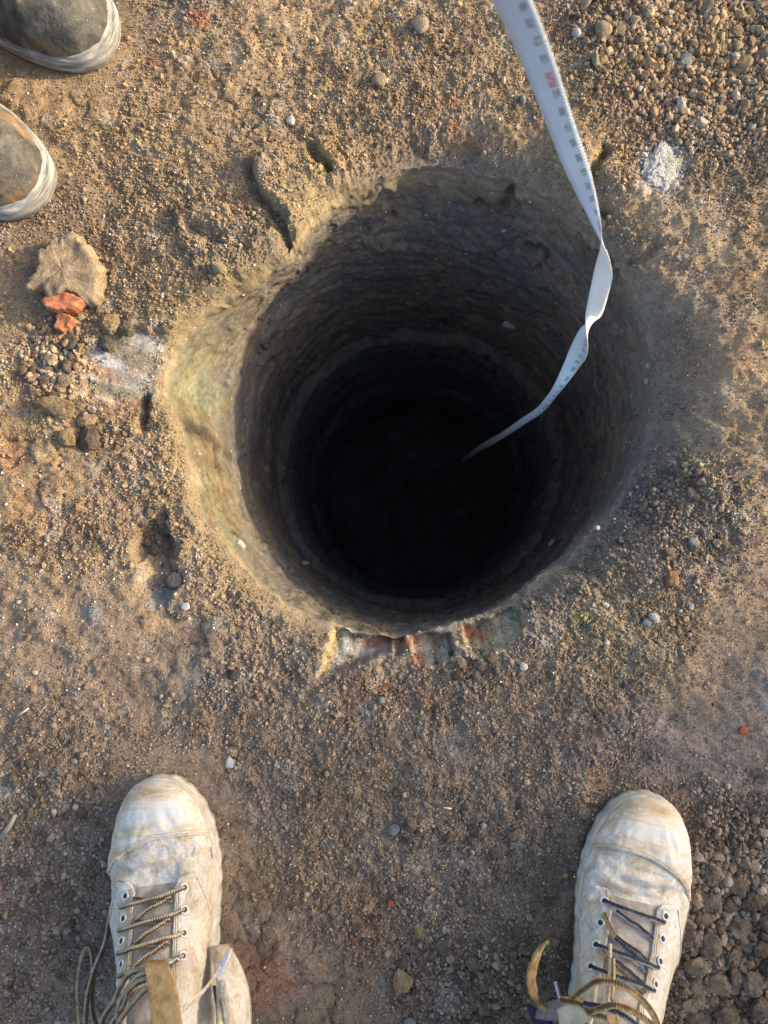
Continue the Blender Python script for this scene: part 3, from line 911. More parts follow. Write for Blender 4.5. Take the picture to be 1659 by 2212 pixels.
# one of a kind
SPECIAL = [
    ("soil_clod", CLODS, 12, M_CLODT, 108, 618, 60, 48, 0.026, 40, "tan clod broken off the left side of the large flat clod", "clod"),
    ("soil_clod", CLODS, 14, M_CLODT, 125, 880, 100, 56, 0.030, -8, "wide tan clod at the lower left edge of the smeared white clay", "clod"),
    ("soil_clod", CLODS, 13, M_CLODT, 188, 908, 50, 30, 0.018, 10, "oval tan clod between the wide clod and the two grey clods", "clod"),
    ("soil_clod", CLODS, 15, M_CLOD, 192, 950, 54, 58, 0.026, 30, "dark grey clod, larger right hand one of a touching pair at left", "clod"),
    ("soil_clod", CLODS, 11, M_CLODT, 150, 948, 44, 40, 0.022, -30, "pale tan clod, smaller left hand one of a touching pair at left", "clod"),
    ("soil_clod", CLODS, 10, M_CLODT, 240, 702, 56, 46, 0.026, 15, "tan clod just above the scraped white clay at left", "clod"),
    ("soil_clod", CLODS, 12, M_CLOD, 272, 712, 40, 46, 0.020, 70, "brown clod touching the top edge of the scraped white clay", "clod"),
    ("soil_clod", CLODS, 13, M_CLOD, 230, 745, 40, 34, 0.018, 120, "small brown clod right of the orange brick pieces", "clod"),
    ("stone", PEBS, 1, M_STONE_T, 905, 56, 44, 50, 0.022, 10, "flat tan stone near the top, left of the tape", "stone"),
    ("stone", PEBS, 2, M_STONE_T, 820, 180, 36, 32, 0.018, 40, "pale tan stone below left of the flat tan stone", "stone"),
    ("stone", PEBS, 3, M_STONE_W, 627, 262, 22, 24, 0.020, 0, "lone pale stone casting a shadow above the broken slab", "stone"),
    ("white_pebble", PEBS, 4, M_STONE_W, 1243, 80, 22, 24, 0.016, 20, "bright white pebble right of the tape near the top", "pebble"),
    ("white_pebble", PEBS, 5, M_STONE_W, 1381, 195, 18, 14, 0.010, 45, "small white pebble in the loose crumbs at upper right", "pebble"),
    ("grey_pebble", PEBS, 6, M_STONE_G, 1129, 215, 14, 24, 0.014, 0, "grey blue pebble close to the left edge of the tape", "pebble"),
    ("stone", PEBS, 0, M_STONE_T, 1300, 78, 36, 44, 0.026, 25, "pointed tan stone right of the bright white pebble", "stone"),
    ("stone", PEBS, 7, M_STONE_T, 1283, 140, 22, 40, 0.018, 10, "orange tan stone right of the red mark on the tape", "stone"),
    ("stone", PEBS, 3, M_STONE_G, 1480, 132, 34, 36, 0.022, 10, "grey round stone in the loose crumbs at upper right", "stone"),
    ("stone", PEBS, 5, M_STONE_T, 1592, 100, 28, 26, 0.018, 10, "reddish tan stone near the upper right corner", "stone"),
    ("blue_grey_pebble", PEBS, 2, M_STONE_G, 1500, 1171, 28, 20, 0.014, -20, "blue grey pebble on the gravel patch right of the hole", "pebble"),
    ("pale_stone", PEBS, 4, M_STONE_W, 1412, 1333, 22, 28, 0.014, 30, "pale pebble on the yellowish soil lower right of the hole", "pebble"),
    ("grey_stone", PEBS, 6, M_STONE_G, 1396, 1345, 24, 18, 0.010, 0, "mauve grey pebble touching the pale pebble lower right of the hole", "pebble"),
    ("white_pebble", PEBS, 1, M_STONE_W, 1309, 1307, 18, 13, 0.010, -15, "white pebble on the gravel edge lower right of the hole", "pebble"),
    ("white_pebble", PEBS, 3, M_STONE_W, 1492, 1312, 12, 16, 0.010, 0, "small white pebble right of the pale pebble pair", "pebble"),
    ("dark_stone", PEBS, 5, M_STONE_B, 372, 1254, 46, 42, 0.030, -30, "shiny dark blue stone in the hollow left of the hole", "stone"),
    ("dark_stone", PEBS, 7, M_STONE_B, 508, 1455, 26, 24, 0.016, 0, "round black stone on the ground lower left of the hole", "stone"),
    ("grey_stone", PEBS, 0, M_STONE_G, 825, 1512, 16, 20, 0.014, 0, "grey egg shaped pebble below the lower lip of the hole", "pebble"),
    ("white_chip", PEBS, 2, M_STONE_W, 402, 1310, 24, 18, 0.010, 20, "white angular chip right of the grey smear in the hollow", "stone"),
    ("pale_stone", PEBS, 4, M_STONE_T, 808, 1492, 20, 12, 0.010, -10, "cream flat pebble below the orange stain under the hole", "pebble"),
    ("white_pebble", PEBS, 5, M_STONE_W, 1307, 1388, 16, 14, 0.010, 0, "white chip lying left of the yellowish soil", "pebble"),
    ("white_pebble", PEBS, 6, M_STONE_W, 1128, 1438, 20, 18, 0.012, 30, "white pebble at the lower right lip of the hole", "pebble"),
    ("tan_stone", PEBS, 1, M_STONE_T, 478, 588, 44, 26, 0.018, -32, "smooth ochre stone in the left lip of the hole", "stone"),
    ("grey_stone", PEBS, 3, M_STONE_G, 884, 2200, 28, 24, 0.018, 10, "pale grey stone at the bottom edge between the boots", "stone"),
    ("grey_stone", PEBS, 7, M_STONE_G, 850, 1820 - 30, 30, 22, 0.012, 30, "flat grey stone in the soil between the boots", "stone"),
    ("soil_clod", CLODS, 5, M_CLOD, 1112, 1795, 34, 26, 0.018, 30, "grey brown clod just left of the right boot toe cap", "clod"),
    ("soil_clod", CLODS, 12, M_CLODT, 905, 2008, 26, 24, 0.018, 0, "tan clod right of the red chip between the boots", "clod"),
    ("soil_clod", CLODS, 11, M_CLODT, 870, 1750 + 360, 40, 46, 0.020, 15, "squarish tan clod low between the two boots", "clod"),
    ("red_chip", PEBS, 2, M_RED, 845, 1952, 12, 18, 0.006, 35, "small red chip on the soil between the boots", "chip"),
    ("red_chip", PEBS, 6, M_RED, 1602, 1576, 22, 18, 0.007, 15, "bright red chip near the right edge of the picture", "chip"),
    ("yellow_chip", PEBS, 1, M_YEL, 1220, 1890, 12, 9, 0.004, 20, "yellow fleck just left of the right boot", "chip"),
    ("yellow_chip", PEBS, 4, M_YEL, 665, 1527, 7, 8, 0.004, 0, "yellow fleck below left of the lower lip of the hole", "chip"),
    ("yellow_chip", PEBS, 5, M_YEL, 722, 1557, 8, 6, 0.004, 0, "yellow fleck right of and below its twin under the hole", "chip"),
    ("yellow_chip", PEBS, 3, M_YEL, 448, 1392, 10, 7, 0.004, 10, "yellow fleck above left of the round black stone", "chip"),
    ("yellow_chip", PEBS, 7, M_YEL, 1213, 1390, 9, 8, 0.004, 10, "yellow fleck on the soil below the right lip", "chip"),
    ("foil_scrap", PEBS, 6, M_SILVER, 497, 1650, 24, 30, 0.010, 20, "crumpled silvery white scrap above the left boot", "scrap"),
    ("dark_stone", PEBS, 0, M_STONE_B, 1352, 1258 - 90, 18, 16, 0.010, 0, "dark glinting pebble on the gravel patch right of the hole", "pebble"),
    ("orange_stone", CLODS, 3, M_ORANGE, 1450, 1250, 30, 38, 0.014, 20, "crumbly orange tan lump lower right of the hole", "clod"),
]
for i, (nm, pool, k, mat, u, v, du, dv, hg, rz, lab, cat) in enumerate(SPECIAL):
    put(nm, var(pool, k, mat), mat, u, v, du, dv, hg, rz, 0.16, lab, cat, tilt=0.12 * math.sin(i * 2.1))

# pale bits caught in the wall of the hole
def on_wall(u, v):
    lo, hi = -1.2, -0.005
    for _ in range(40):
        z = 0.5 * (lo + hi); p = P(u, v, z)
        i = int(np.argmin(np.abs(zs - max(0.0, -z - 0.015)))); j = int(((math.atan2(p.y - HY, p.x - HX)) % (2 * PI)) / (2 * PI) * NS) % NS
        if math.hypot(p.x - HX, p.y - HY) > Rw[i, j]: lo = z
        else: hi = z
    return P(u, v, 0.5 * (lo + hi))


for k, (u, v, a, b2, lab) in enumerate([(1108, 702, 46, 22, "largest white chalky bit in the far wall of the hole, left of the tape"), (1088, 498, 13, 9, "tiny white bit high in the far wall of the hole"),
                                        (1402, 790, 18, 14, "white bit near the right lip of the hole, upper of two"), (1398, 824, 15, 16, "white bit near the right lip of the hole, lower of two"),
                                        (656, 1216, 10, 26, "thin white sliver in the near left wall of the hole"), (520, 1178, 30, 18, "white crumbs at the lower end of the yellow clay"),
                                        (1192, 1172, 10, 22, "white sliver in the lower right wall of the hole"), (1290, 1140, 14, 10, "white fleck just under the lower right lip")]):
    w = on_wall(u, v)
    sc = (CAM_H - w.z) / F_PX * 0.5
    o = bpy.data.objects.new("white_chip", var(PEBS, k, M_STONE_W)); COLL.objects.link(o)
    o.location = w; o.scale = (a * sc, b2 * sc, 0.0045); o.rotation_euler = (0.3, 0.2, 0.4 * k)
    tag(o, lab, "chip")

# two orange brick pieces, one lying on the other
def slab_piece(name, outline, zb, zt, mat, seed, label, cat, rough=0.0012, npt=70, edge=0.004):
    """a broken flat piece: ragged outline in sheet units, worn top"""
    pts = smooth_line(np.array(outline + outline[:1], float), npt)[:-1]
    w = np.array([P(u, v, 0)[:2] for u, v in pts]); c = w.mean(0)
    rad = np.linalg.norm(w - c, axis=1)[:, None]
    w = w + (w - c) / rad * ((fbm(w[:, 0] * 160, w[:, 1] * 160, seed, 3) - 0.5) * edge * 2)[:, None]
    lv = []
    h = zt - zb
    for f, z in ((0.97, zb), (1.03, zb + 0.25 * h), (1.04, zb + 0.5 * h), (1.01, zb + 0.75 * h), (0.965, zb + 0.93 * h), (0.90, zt), (0.78, zt), (0.62, zt), (0.44, zt), (0.24, zt), (0.08, zt)):
        rr_ = np.linalg.norm(w - c, axis=1)[:, None]
        kk = min(1.0, max(0.0, (f - 0.3) / 0.62)) ** 0.8
        q = c + (w - c) / rr_ * (rr_ * kk + rr_.mean() * 0.9 * (1 - kk)) * f
        nz_ = fbm3(q[:, 0] * 130 + 9, q[:, 1] * 130 + 9, np.full(len(q), z * 130 + 5.0), seed + 4, 4) - 0.5
        nb_ = fbm(q[:, 0] * 30, q[:, 1] * 30, seed + 6, 2) - 0.5
        q2 = q + (q - c) / np.maximum(np.linalg.norm(q - c, axis=1)[:, None], 1e-4) * (nz_ * rough * 3)[:, None] * (f > 0.9)
        lv.append(np.column_stack([q2 - c, z + nz_ * rough * 3.2 + nb_ * h * 0.45 * (f < 1)]))
    n = len(w); m = len(lv)
    V = np.vstack(lv + [[0, 0, lv[-1][:, 2].mean()]])
    F = [grid_faces(m, n, True), np.stack([(m - 1) * n + np.arange(n), (m - 1) * n + (np.arange(n) + 1) % n, np.full(n, m * n)], -1)]
    z0 = float(ground_h(np.array([c[0]]), np.array([c[1]]))[0])
    return tag(link(name, new_mesh(name, V, F, True), mat, None, (c[0], c[1], z0)), label, cat)


M_SLAB = flat_material("dry_clod", (0.17, 0.125, 0.08), (0.27, 0.205, 0.135), 110, 0.95, 0.004, 0.12, (0.36, 0.29, 0.20))
slab_piece("flat_soil_clod", [(92, 602), (98, 568), (118, 545), (128, 522), (150, 528), (168, 516), (196, 542), (222, 572), (230, 604), (222, 640), (206, 662), (178, 652), (150, 644), (124, 650), (100, 632), (76, 640), (72, 618)],
           -0.004, 0.026, M_SLAB, 31, "large flat tan soil clod above the orange brick piece", "clod", 0.0022, 110, 0.006)
M_BRICKP = flat_material("brick_piece", (0.27, 0.095, 0.045), (0.40, 0.155, 0.075), 120, 0.9, 0.0018, 0.15, (0.48, 0.25, 0.15))
slab_piece("brick_fragment", [(106, 662), (112, 648), (140, 641), (186, 652), (184, 672), (165, 682), (135, 680), (116, 676)], 0.006, 0.024, M_BRICKP, 5,
           "orange brick piece under the flat clod, upper wide half", "brick")
slab_piece("brick_fragment", [(134, 680), (163, 684), (160, 706), (148, 716), (122, 712), (126, 696)], -0.004, 0.015, M_BRICKP, 9,
           "orange brick piece, lower narrow half below the wide half", "brick")
# white chalk patch, crumbly
ch = lump_mesh("chalk_lump", 4, 77, 0.30, 3, 0.5, 0.30)
ch.materials.append(M_CHALK)
put("chalk_lump", ch, M_CHALK, 1428, 364, 78, 104, 0.022, -12, 0.20, "crumbly white chalk lump on the ground right of the tape", "chalk")
# twig, straw
tube("twig", [P(2, 1810, 0.006), P(20, 1785, 0.010), P(34, 1760, 0.009)], [0.0035, 0.003, 0.0022], M_WOOD, seg=8)
tag(bpy.data.objects["twig"], "grey split twig at the left edge of the picture", "twig")
for k, (a, b, lab) in enumerate([((957, 1744), (975, 1747), "short white straw bit left of the right boot"), ((1245, 2080), (1258, 2066), "pale straw splinter left of the right boot laces"),
                                 ((40, 1545), (62, 1530), "thin pale straw at the left edge below the hollow")]):
    z = 0.008
    o = tube("straw", [P(*a, z), P((a[0] + b[0]) / 2, (a[1] + b[1]) / 2, z + 0.002), P(*b, z)], 0.0011, M_STRAW, seg=6)
    tag(o, lab, "straw")

# alike clods, region by region
REG = [
    ((1575, 2060, 95, 190), 62, (16, 52), M_CLOD, "dark brown soil clod in the loose heap right of the right boot", "clods right of the right boot"),
    ((1010, 2105, 150, 105), 34, (12, 30), M_CLOD, "dark brown soil clod in the loose soil low between the boots", "clods between the boots"),
    ((1030, 1800, 150, 110), 24, (12, 28), M_CLOD, "small brown soil clod on the ground above and between the boots", "clods above the boots"),
    ((1490, 100, 170, 120), 48, (14, 32), M_CLODT, "tan soil clod in the loose crumbs at the upper right corner", "clods at the upper right"),
    ((1225, 300, 60, 60), 0, (10, 20), M_CLODT, "", ""),
    ((1490, 1120, 100, 110), 30, (11, 24), M_CLOD, "grey brown clod on the gravel patch right of the hole", "clods on the gravel patch"),
    ((95, 1880, 95, 270), 34, (12, 28), M_CLOD, "dark brown soil clod on the ground left of the left boot", "clods left of the left boot"),
    ((110, 790, 60, 80), 26, (14, 34), M_CLOD, "brown clod beside the scraped white clay, below the brick pieces", "clods beside the scraped clay"),
    ((325, 1150, 34, 46), 18, (12, 28), M_CLOD, "brown clod inside the crumbling hollow left of the hole", "clods in the hollow"),
    ((1010, 1440, 70, 34), 16, (12, 26), M_CLOD, "brown clod along the lower lip of the hole", "clods under the lower lip"),
    ((900, 120, 260, 80), 20, (11, 20), M_CLODT, "small tan clod on the sunlit ground left of the tape", "clods left of the tape"),
]
rg = random.Random(5)
cnt = 0
ORD = ["largest", "second largest", "third largest", "fourth largest", "fifth largest", "sixth largest"]
for (u, v, ru, rv), n, (lo, hi), mat, lab, grp in REG:
    ds = sorted([lo + (hi - lo) * rg.random() ** 2.2 for _ in range(n)], reverse=True)
    placed = []
    for k, d in enumerate(ds):
        for _ in range(40):
            a = rg.uniform(0, 2 * PI); r = math.sqrt(rg.uniform(0, 1))
            uu, vv = u + ru * r * math.cos(a), v + rv * r * math.sin(a)
            p = P(uu, vv)
            off = math.hypot(p.x - HX, p.y - HY) - float(rim_R(np.array([math.atan2(p.y - HY, p.x - HX)]))[0])
            clear = all(seg_dist(np.array([p.x]), np.array([p.y]), [(q.x, q.y), (w.x, w.y)])[0] > 0.078 for q, w in (BOOT_L, BOOT_R))
            apart = all(math.hypot(uu - q[0], vv - q[1]) > 0.5 * (d + q[2]) for q in placed)
            if off > 0.025 and clear and apart and 0 < uu < 1659 and 0 < vv < 2212: break
        else:
            continue
        lb = ORD[len(placed)] + " " + lab.replace("small ", "") if len(placed) < 6 else "small " + lab.replace("small ", "")
        placed.append((uu, vv, d))
        put("soil_clod", var(CLODS, cnt, mat), mat, uu, vv, d * rg.uniform(0.95, 1.3), d, d * rg.uniform(0.6, 0.95) / 1845, rg.uniform(0, 360), 0.14, lb, "clod", grp, rg.uniform(-0.4, 0.4))
        cnt += 1

# ------------------------------------------------------------------ footwear
def leather_material():
    k = NT("dusty_leather", 0.78, 0.3)
    n1 = k.noise(20, 6, 0.7, dist=0.6); n2 = k.noise(75, 5, 0.7); n3 = k.noise(320, 3, 0.6)
    c = k.ramp(n1, [(0.34, (0.36, 0.285, 0.195)), (0.44, (0.48, 0.425, 0.34)), (0.56, (0.57, 0.545, 0.49)), (0.70, (0.62, 0.61, 0.585))])
    st = k.ramp(k.noise(30, 5, 0.65, dist=1.5), [(0.54, (0, 0, 0)), (0.66, (1, 1, 1))])
    c = k.mix(k.math('MULTIPLY', st, 0.70), c, (0.42, 0.30, 0.17))
    bl = k.ramp(k.noise(34, 4, 0.65, dist=0.6), [(0.56, (0, 0, 0)), (0.68, (1, 1, 1))])
    c = k.mix(k.math('MULTIPLY', bl, 0.55), c, (0.48, 0.52, 0.585))
    sp = k.ramp(n2, [(0.32, (1, 1, 1)), (0.42, (0, 0, 0))])
    c = k.mix(k.math('MULTIPLY', sp, 0.60), c, (0.27, 0.225, 0.17))
    c = k.mix(1.0, c, k.ramp(n3, [(0.3, (0.80,) * 3), (0.7, (1.10,) * 3)]), 'MULTIPLY')
    k.bump(k.math('ADD', k.math('MULTIPLY', n2, 0.8), k.math('MULTIPLY', n3, 0.5)), 0.0024, 0.7)
    return k.col(c)


M_LEATH = leather_material()


def toe_material():
    k = NT("scuffed_toe_leather", 0.7, 0.3)
    tc = k.n("ShaderNodeTexCoord").outputs["Object"]
    mp = k.n("ShaderNodeMapping"); mp.inputs["Scale"].default_value = (12, 60, 30)
    k.l(tc, mp.inputs["Vector"])
    s1 = k.noise(1.0, 5, 0.65, vec=mp.outputs[0], dist=0.4)
    n1 = k.noise(45, 5, 0.7); n2 = k.noise(240, 3, 0.6)
    c = k.ramp(s1, [(0.34, (0.38, 0.28, 0.165)), (0.46, (0.51, 0.43, 0.32)), (0.56, (0.60, 0.565, 0.50)), (0.70, (0.52, 0.55, 0.60))])
    c = k.mix(k.math('MULTIPLY', k.ramp(n1, [(0.54, (0, 0, 0)), (0.68, (1, 1, 1))]), 0.45), c, (0.52, 0.56, 0.61))
    c = k.mix(k.math('MULTIPLY', k.ramp(n2, [(0.62, (0, 0, 0)), (0.72, (1, 1, 1))]), 0.7), c, (0.74, 0.75, 0.76))
    k.bump(k.math('ADD', s1, k.math('MULTIPLY', n2, 0.4)), 0.0014, 0.5)
    return k.col(c)


M_TOE = toe_material()
M_SOLE = flat_material("dusty_sole", (0.34, 0.30, 0.25), (0.60, 0.57, 0.51), 60, 0.9, 0.0012, 0.2)
M_TONGUE = flat_material("dusty_shaded_tongue", (0.22, 0.18, 0.15), (0.36, 0.31, 0.27), 55, 0.9, 0.003, 0.2, (0.50, 0.46, 0.41))  # darker than the upper: shade of the recessed throat put into the colour
M_STITCH = flat_material("stitch_thread", (0.36, 0.30, 0.22), (0.52, 0.46, 0.36), 300, 0.9, 0.0)
M_EYE = flat_material("pale_eyelet", (0.44, 0.45, 0.46), (0.66, 0.67, 0.67), 200, 0.6, 0.0, 0.4)
M_HOLE = flat_material("dark_eyelet_hole", (0.03, 0.032, 0.036), (0.06, 0.06, 0.065), 100, 0.9, 0.0)
M_SUEDE = flat_material("tan_suede", (0.20, 0.125, 0.050), (0.36, 0.24, 0.105), 95, 0.95, 0.0020, 0.1, (0.46, 0.33, 0.17))
M_RAW = flat_material("raw_leather", (0.34, 0.25, 0.14), (0.53, 0.44, 0.30), 75, 0.9, 0.002, 0.15, (0.64, 0.59, 0.49))
M_NAVY = flat_material("navy_lining", (0.012, 0.016, 0.03), (0.03, 0.035, 0.055), 80, 0.9, 0.0008)
M_ELAST = flat_material("grey_elastic", (0.12, 0.11, 0.12), (0.27, 0.26, 0.27), 320, 0.9, 0.001)
M_ZIP = flat_material("zip_teeth", (0.26, 0.25, 0.22), (0.50, 0.48, 0.42), 300, 0.6, 0.0, 0.4)


def lace_material(name, a, b, c):
    k = NT(name, 0.9, 0.15)
    uv = k.n("ShaderNodeUVMap").outputs[0]
    sep = k.n("ShaderNodeSeparateXYZ"); k.l(uv, sep.inputs[0])
    stripe = k.math('SINE', k.math('MULTIPLY', sep.outputs[0], 4 * PI))
    braid = k.math('SINE', k.math('MULTIPLY', sep.outputs[1], 2600))
    n = k.noise(90, 4, 0.7)
    f = k.math('ADD', k.math('MULTIPLY', stripe, 0.30), k.math('ADD', k.math('MULTIPLY', braid, 0.08), n))
    col = k.ramp(f, [(0.25, a), (0.5, b), (0.80, c)])
    k.bump(k.math('ADD', braid, n), 0.0006, 0.6)
    return k.col(col)


M_LACE = lace_material("brown_lace", (0.075, 0.058, 0.045), (0.21, 0.155, 0.10), (0.44, 0.36, 0.25))
M_LACED = lace_material("dark_muddy_lace", (0.030, 0.034, 0.045), (0.085, 0.085, 0.095), (0.44, 0.46, 0.50))
M_LACEG = lace_material("golden_lace", (0.10, 0.065, 0.04), (0.34, 0.22, 0.10), (0.56, 0.41, 0.20))

_K = np.array([
    # s,    base y, top y,  top z,  half width
    (0.00, 0.0005, 0.000, 0.0245, 0.0005),
    (0.006, -0.001, -0.003, 0.034, 0.011),
    (0.02, -0.005, -0.011, 0.043, 0.0225),
    (0.05, -0.015, -0.026, 0.050, 0.0345),
    (0.09, -0.030, -0.042, 0.0555, 0.0450),
    (0.14, -0.049, -0.057, 0.0590, 0.0525),
    (0.20, -0.072, -0.075, 0.0620, 0.0575),
    (0.27, -0.098, -0.095, 0.0690, 0.0600),
    (0.34, -0.122, -0.114, 0.0800, 0.0590),
    (0.41, -0.146, -0.132, 0.0950, 0.0550),
    (0.49, -0.172, -0.151, 0.1150, 0.0505),
    (0.57, -0.198, -0.168, 0.1370, 0.0475),
    (0.65, -0.222, -0.185, 0.1610, 0.0460),
    (0.73, -0.244, -0.200, 0.1850, 0.0465),
    (0.80, -0.262, -0.228, 0.2020, 0.0470),
    (0.88, -0.280, -0.266, 0.2060, 0.0450),
    (0.95, -0.294, -0.296, 0.2020, 0.0340),
    (1.00, -0.302, -0.308, 0.1950, 0.0040)])


class Last:
    """the shape of one boot: s runs from toe to heel, a is the angle off the ridge (degrees, + to the right)"""

    def __init__(self, K=_K, side=1, seed=0, zb=0.024, wrinkle=1.0, px=0.80, pz=0.74, toeshift=0.006, narrow=1.0, lean=0.0):
        self.lean = lean
        ss = np.linspace(0, 1, 401)
        T = np.stack([np.interp(ss, K[:, 0], K[:, i]) for i in range(1, 5)], -1)
        ker = np.hanning(21); ker /= ker.sum()
        Tp = np.vstack([2 * T[0] - T[1:13][::-1], T, 2 * T[-1] - T[-13:-1][::-1]])
        T2_ = np.stack([np.convolve(Tp[:, i], ker, 'same') for i in range(4)], -1)[12:-12]
        w = sst(0.02, 0.08, ss)[:, None]
        self.ss, self.T = ss, T * (1 - w) + T2_ * w
        if narrow != 1: self.T = self.T * np.array([1, 1, 1, narrow])
        self.side, self.seed, self.zb, self.wr, self.px, self.pz, self.ts = side, seed, zb, wrinkle, px, pz, toeshift

    def raw(self, s, a):
        s = np.asarray(s, float); a = np.asarray(a, float)
        b, yt, zt, w = [np.interp(s, self.ss, self.T[:, i]) for i in range(4)]
        ph = np.radians(a)
        sx = np.sign(np.sin(ph)) * np.abs(np.sin(ph)) ** self.px; cz = np.abs(np.cos(ph)) ** self.pz
        cx = self.side * self.ts * np.exp(-((s - 0.12) / 0.18) ** 2)
        x = cx + w * sx * (1 + 0.05 * np.sign(sx) * self.side * np.sin(s * PI))
        y = b + (yt - b) * cz
        z = self.zb + (zt - self.zb) * cz
        x = x + self.lean * (z - self.zb)
        return np.stack([x, y, z], -1)

    def nrm(self, s, a):
        e, f = 0.004, 0.8
        du = self.raw(np.minimum(s + e, 1), a) - self.raw(np.maximum(s - e, 0), a)
        da = self.raw(s, np.clip(a + f, -90, 90)) - self.raw(s, np.clip(a - f, -90, 90))
        n = np.cross(da, du)
        n = n / (np.linalg.norm(n, axis=-1, keepdims=True) + 1e-12)
        flip = np.where((n[..., 2] < -0.02), -1.0, 1.0)
        return n * flip[..., None]

    def pos(self, s, a, lift=0.0):
        s = np.asarray(s, float) + 0 * np.asarray(a, float); a = np.asarray(a, float) + 0 * s
        p = self.raw(s, a); n = self.nrm(s, a)
        q = self.seed * 7.7
        wr = (fbm(s * 34 + a * 0.012 * np.sin(a * 0.02 + q), a * 0.020 + q, 611 + self.seed, 3) - 0.5) * 0.019 * np.exp(-((s - 0.225) / 0.05) ** 2)
        wr += (fbm(s * 15 + q, a * 0.05 + q, 613, 4) - 0.5) * 0.0075 * sst(0.02, 0.1, s)
        dip = -0.0038 * np.exp(-((s - 0.262 - 0.0006 * a * self.side) / 0.022) ** 2) * np.cos(np.radians(np.clip(a, -80, 80)))
        edge = np.cos(np.radians(a)) ** 0.4
        return p + n * ((np.asarray(lift) + (wr + dip) * self.wr * edge)[..., None])


def patch(name, L, s_lo, s_hi, a_fn, ns, na, lift, mat, parent, thick=0.0022, seed=0):
    """a piece of leather laid over the last; a_fn(s) -> (a_in, a_out)"""
    s = np.linspace(s_lo, s_hi, ns)
    A = np.array([np.linspace(*a_fn(v), na) for v in s])
    SS = np.repeat(s[:, None], na, 1)
    V = L.pos(SS, A, lift)
    Fc = grid_faces(ns, na)
    if A[-1, -1] > A[-1, 0]: Fc = Fc[:, ::-1]
    o = link(name, new_mesh(name, V.reshape(-1, 3), Fc), mat, parent)
    if thick:
        m = o.modifiers.new("thickness", 'SOLIDIFY'); m.thickness = thick; m.offset = -1
        b = o.modifiers.new("edge", 'BEVEL'); b.width = min(0.0007, thick * 0.3); b.segments = 2; b.limit_method = 'ANGLE'; b.angle_limit = math.radians(50)
    return o


def to_world(root, pts):
    m = Matrix.LocRotScale(root.location, root.rotation_euler, Vector((1, 1, 1)))
    return [m @ Vector(p) for p in pts]


def to_local(root, pts):
    m = Matrix.LocRotScale(root.location, root.rotation_euler, Vector((1, 1, 1))).inverted()
    return [tuple(m @ Vector(p)) for p in pts]


def ring_mesh(name, r0, r1, seg=18, tub=7):
    th = np.arange(seg) * 2 * PI / seg; ph = np.arange(tub) * 2 * PI / tub
    A, B = np.meshgrid(th, ph, indexing='ij')
    V = np.stack([(r0 + r1 * np.cos(B)) * np.cos(A), (r0 + r1 * np.cos(B)) * np.sin(A), r1 * 0.8 * np.sin(B)], -1).reshape(-1, 3)
    i, j = np.meshgrid(np.arange(seg), np.arange(tub), indexing='ij')
    i2, j2 = (i + 1) % seg, (j + 1) % tub
    F = np.stack([i * tub + j, i2 * tub + j, i2 * tub + j2, i * tub + j2], -1).reshape(-1, 4)
    return new_mesh(name, V, F)


def disc_mesh(name, r, seg=14):
    th = np.arange(seg) * 2 * PI / seg
    V = np.vstack([[0, 0, 0], np.column_stack([r * np.cos(th), r * np.sin(th), 0 * th])])
    j = np.arange(seg)
    return new_mesh(name, V, np.stack([0 * j, 1 + j, 1 + (j + 1) % seg], -1))


EYE_ME = ring_mesh("eyelet", 0.0036, 0.0011); EYE_ME.materials.append(M_EYE)
HOLE_ME = disc_mesh("eyelet_hole", 0.0034); HOLE_ME.materials.append(M_HOLE)


def sole_part(L, root, grow=0.0022, z0=-0.003, z1=0.024, mat=M_SOLE, name="sole", notch=True):
    s = np.concatenate([0.05 * np.linspace(0, 1, 20) ** 1.7, np.linspace(0.06, 1, 70)])
    lft = L.raw(s, np.full(s.shape, -90.0)); rgt = L.raw(s, np.full(s.shape, 90.0))
    out = np.vstack([lft[::-1], rgt])[:, :2]
    # evenly spaced closed outline, pushed outwards
    d = np.concatenate([[0], np.cumsum(np.linalg.norm(np.diff(np.vstack([out, out[:1]]), axis=0), axis=1))])
    n = 200
    q = np.linspace(0, d[-1], n, endpoint=False); cl = np.vstack([out, out[:1]])
    o2 = np.column_stack([np.interp(q, d, cl[:, 0]), np.interp(q, d, cl[:, 1])])
    for _ in range(3): o2 = 0.5 * o2 + 0.25 * (np.roll(o2, 1, 0) + np.roll(o2, -1, 0))
    tg = np.roll(o2, -1, 0) - np.roll(o2, 1, 0); tg /= np.linalg.norm(tg, axis=1)[:, None]
    nr = np.column_stack([tg[:, 1], -tg[:, 0]])
    if np.sum(nr * (o2 - o2.mean(0))) < 0: nr = -nr
    lug = (np.sin(np.arange(n) * 2 * PI / n * 34) > 0.2) * 0.0010 if notch else np.zeros(n)
    lev = []
    h = z1 - z0
    for gz, gg, lg in ((0.0, -0.003, 1), (0.02, 0.0, 1), (0.45, 0.0, 1), (0.5, -0.0012, 0), (0.60, -0.0005, 0), (0.9, 0.0004, 0), (1.0, -0.0012, 0), (1.02, -0.006, 0)):
        p = o2 + nr * (grow + gg - lug * lg)[:, None] if np.ndim(grow + gg - lug * lg) else o2 + nr * (grow + gg)
        lev.append(np.column_stack([p, np.full(n, z0 + gz * h) + 0.0006 * np.sin(np.arange(n) * 0.7)]))
    V = np.vstack(lev + [[o2[:, 0].mean(), o2[:, 1].mean(), z0]])
    j = np.arange(n)
    F = [grid_faces(len(lev), n, True), np.stack([(j + 1) % n, j, np.full(n, len(lev) * n)], -1)]
    return link(name, new_mesh(name, V, F), mat, root), o2, nr


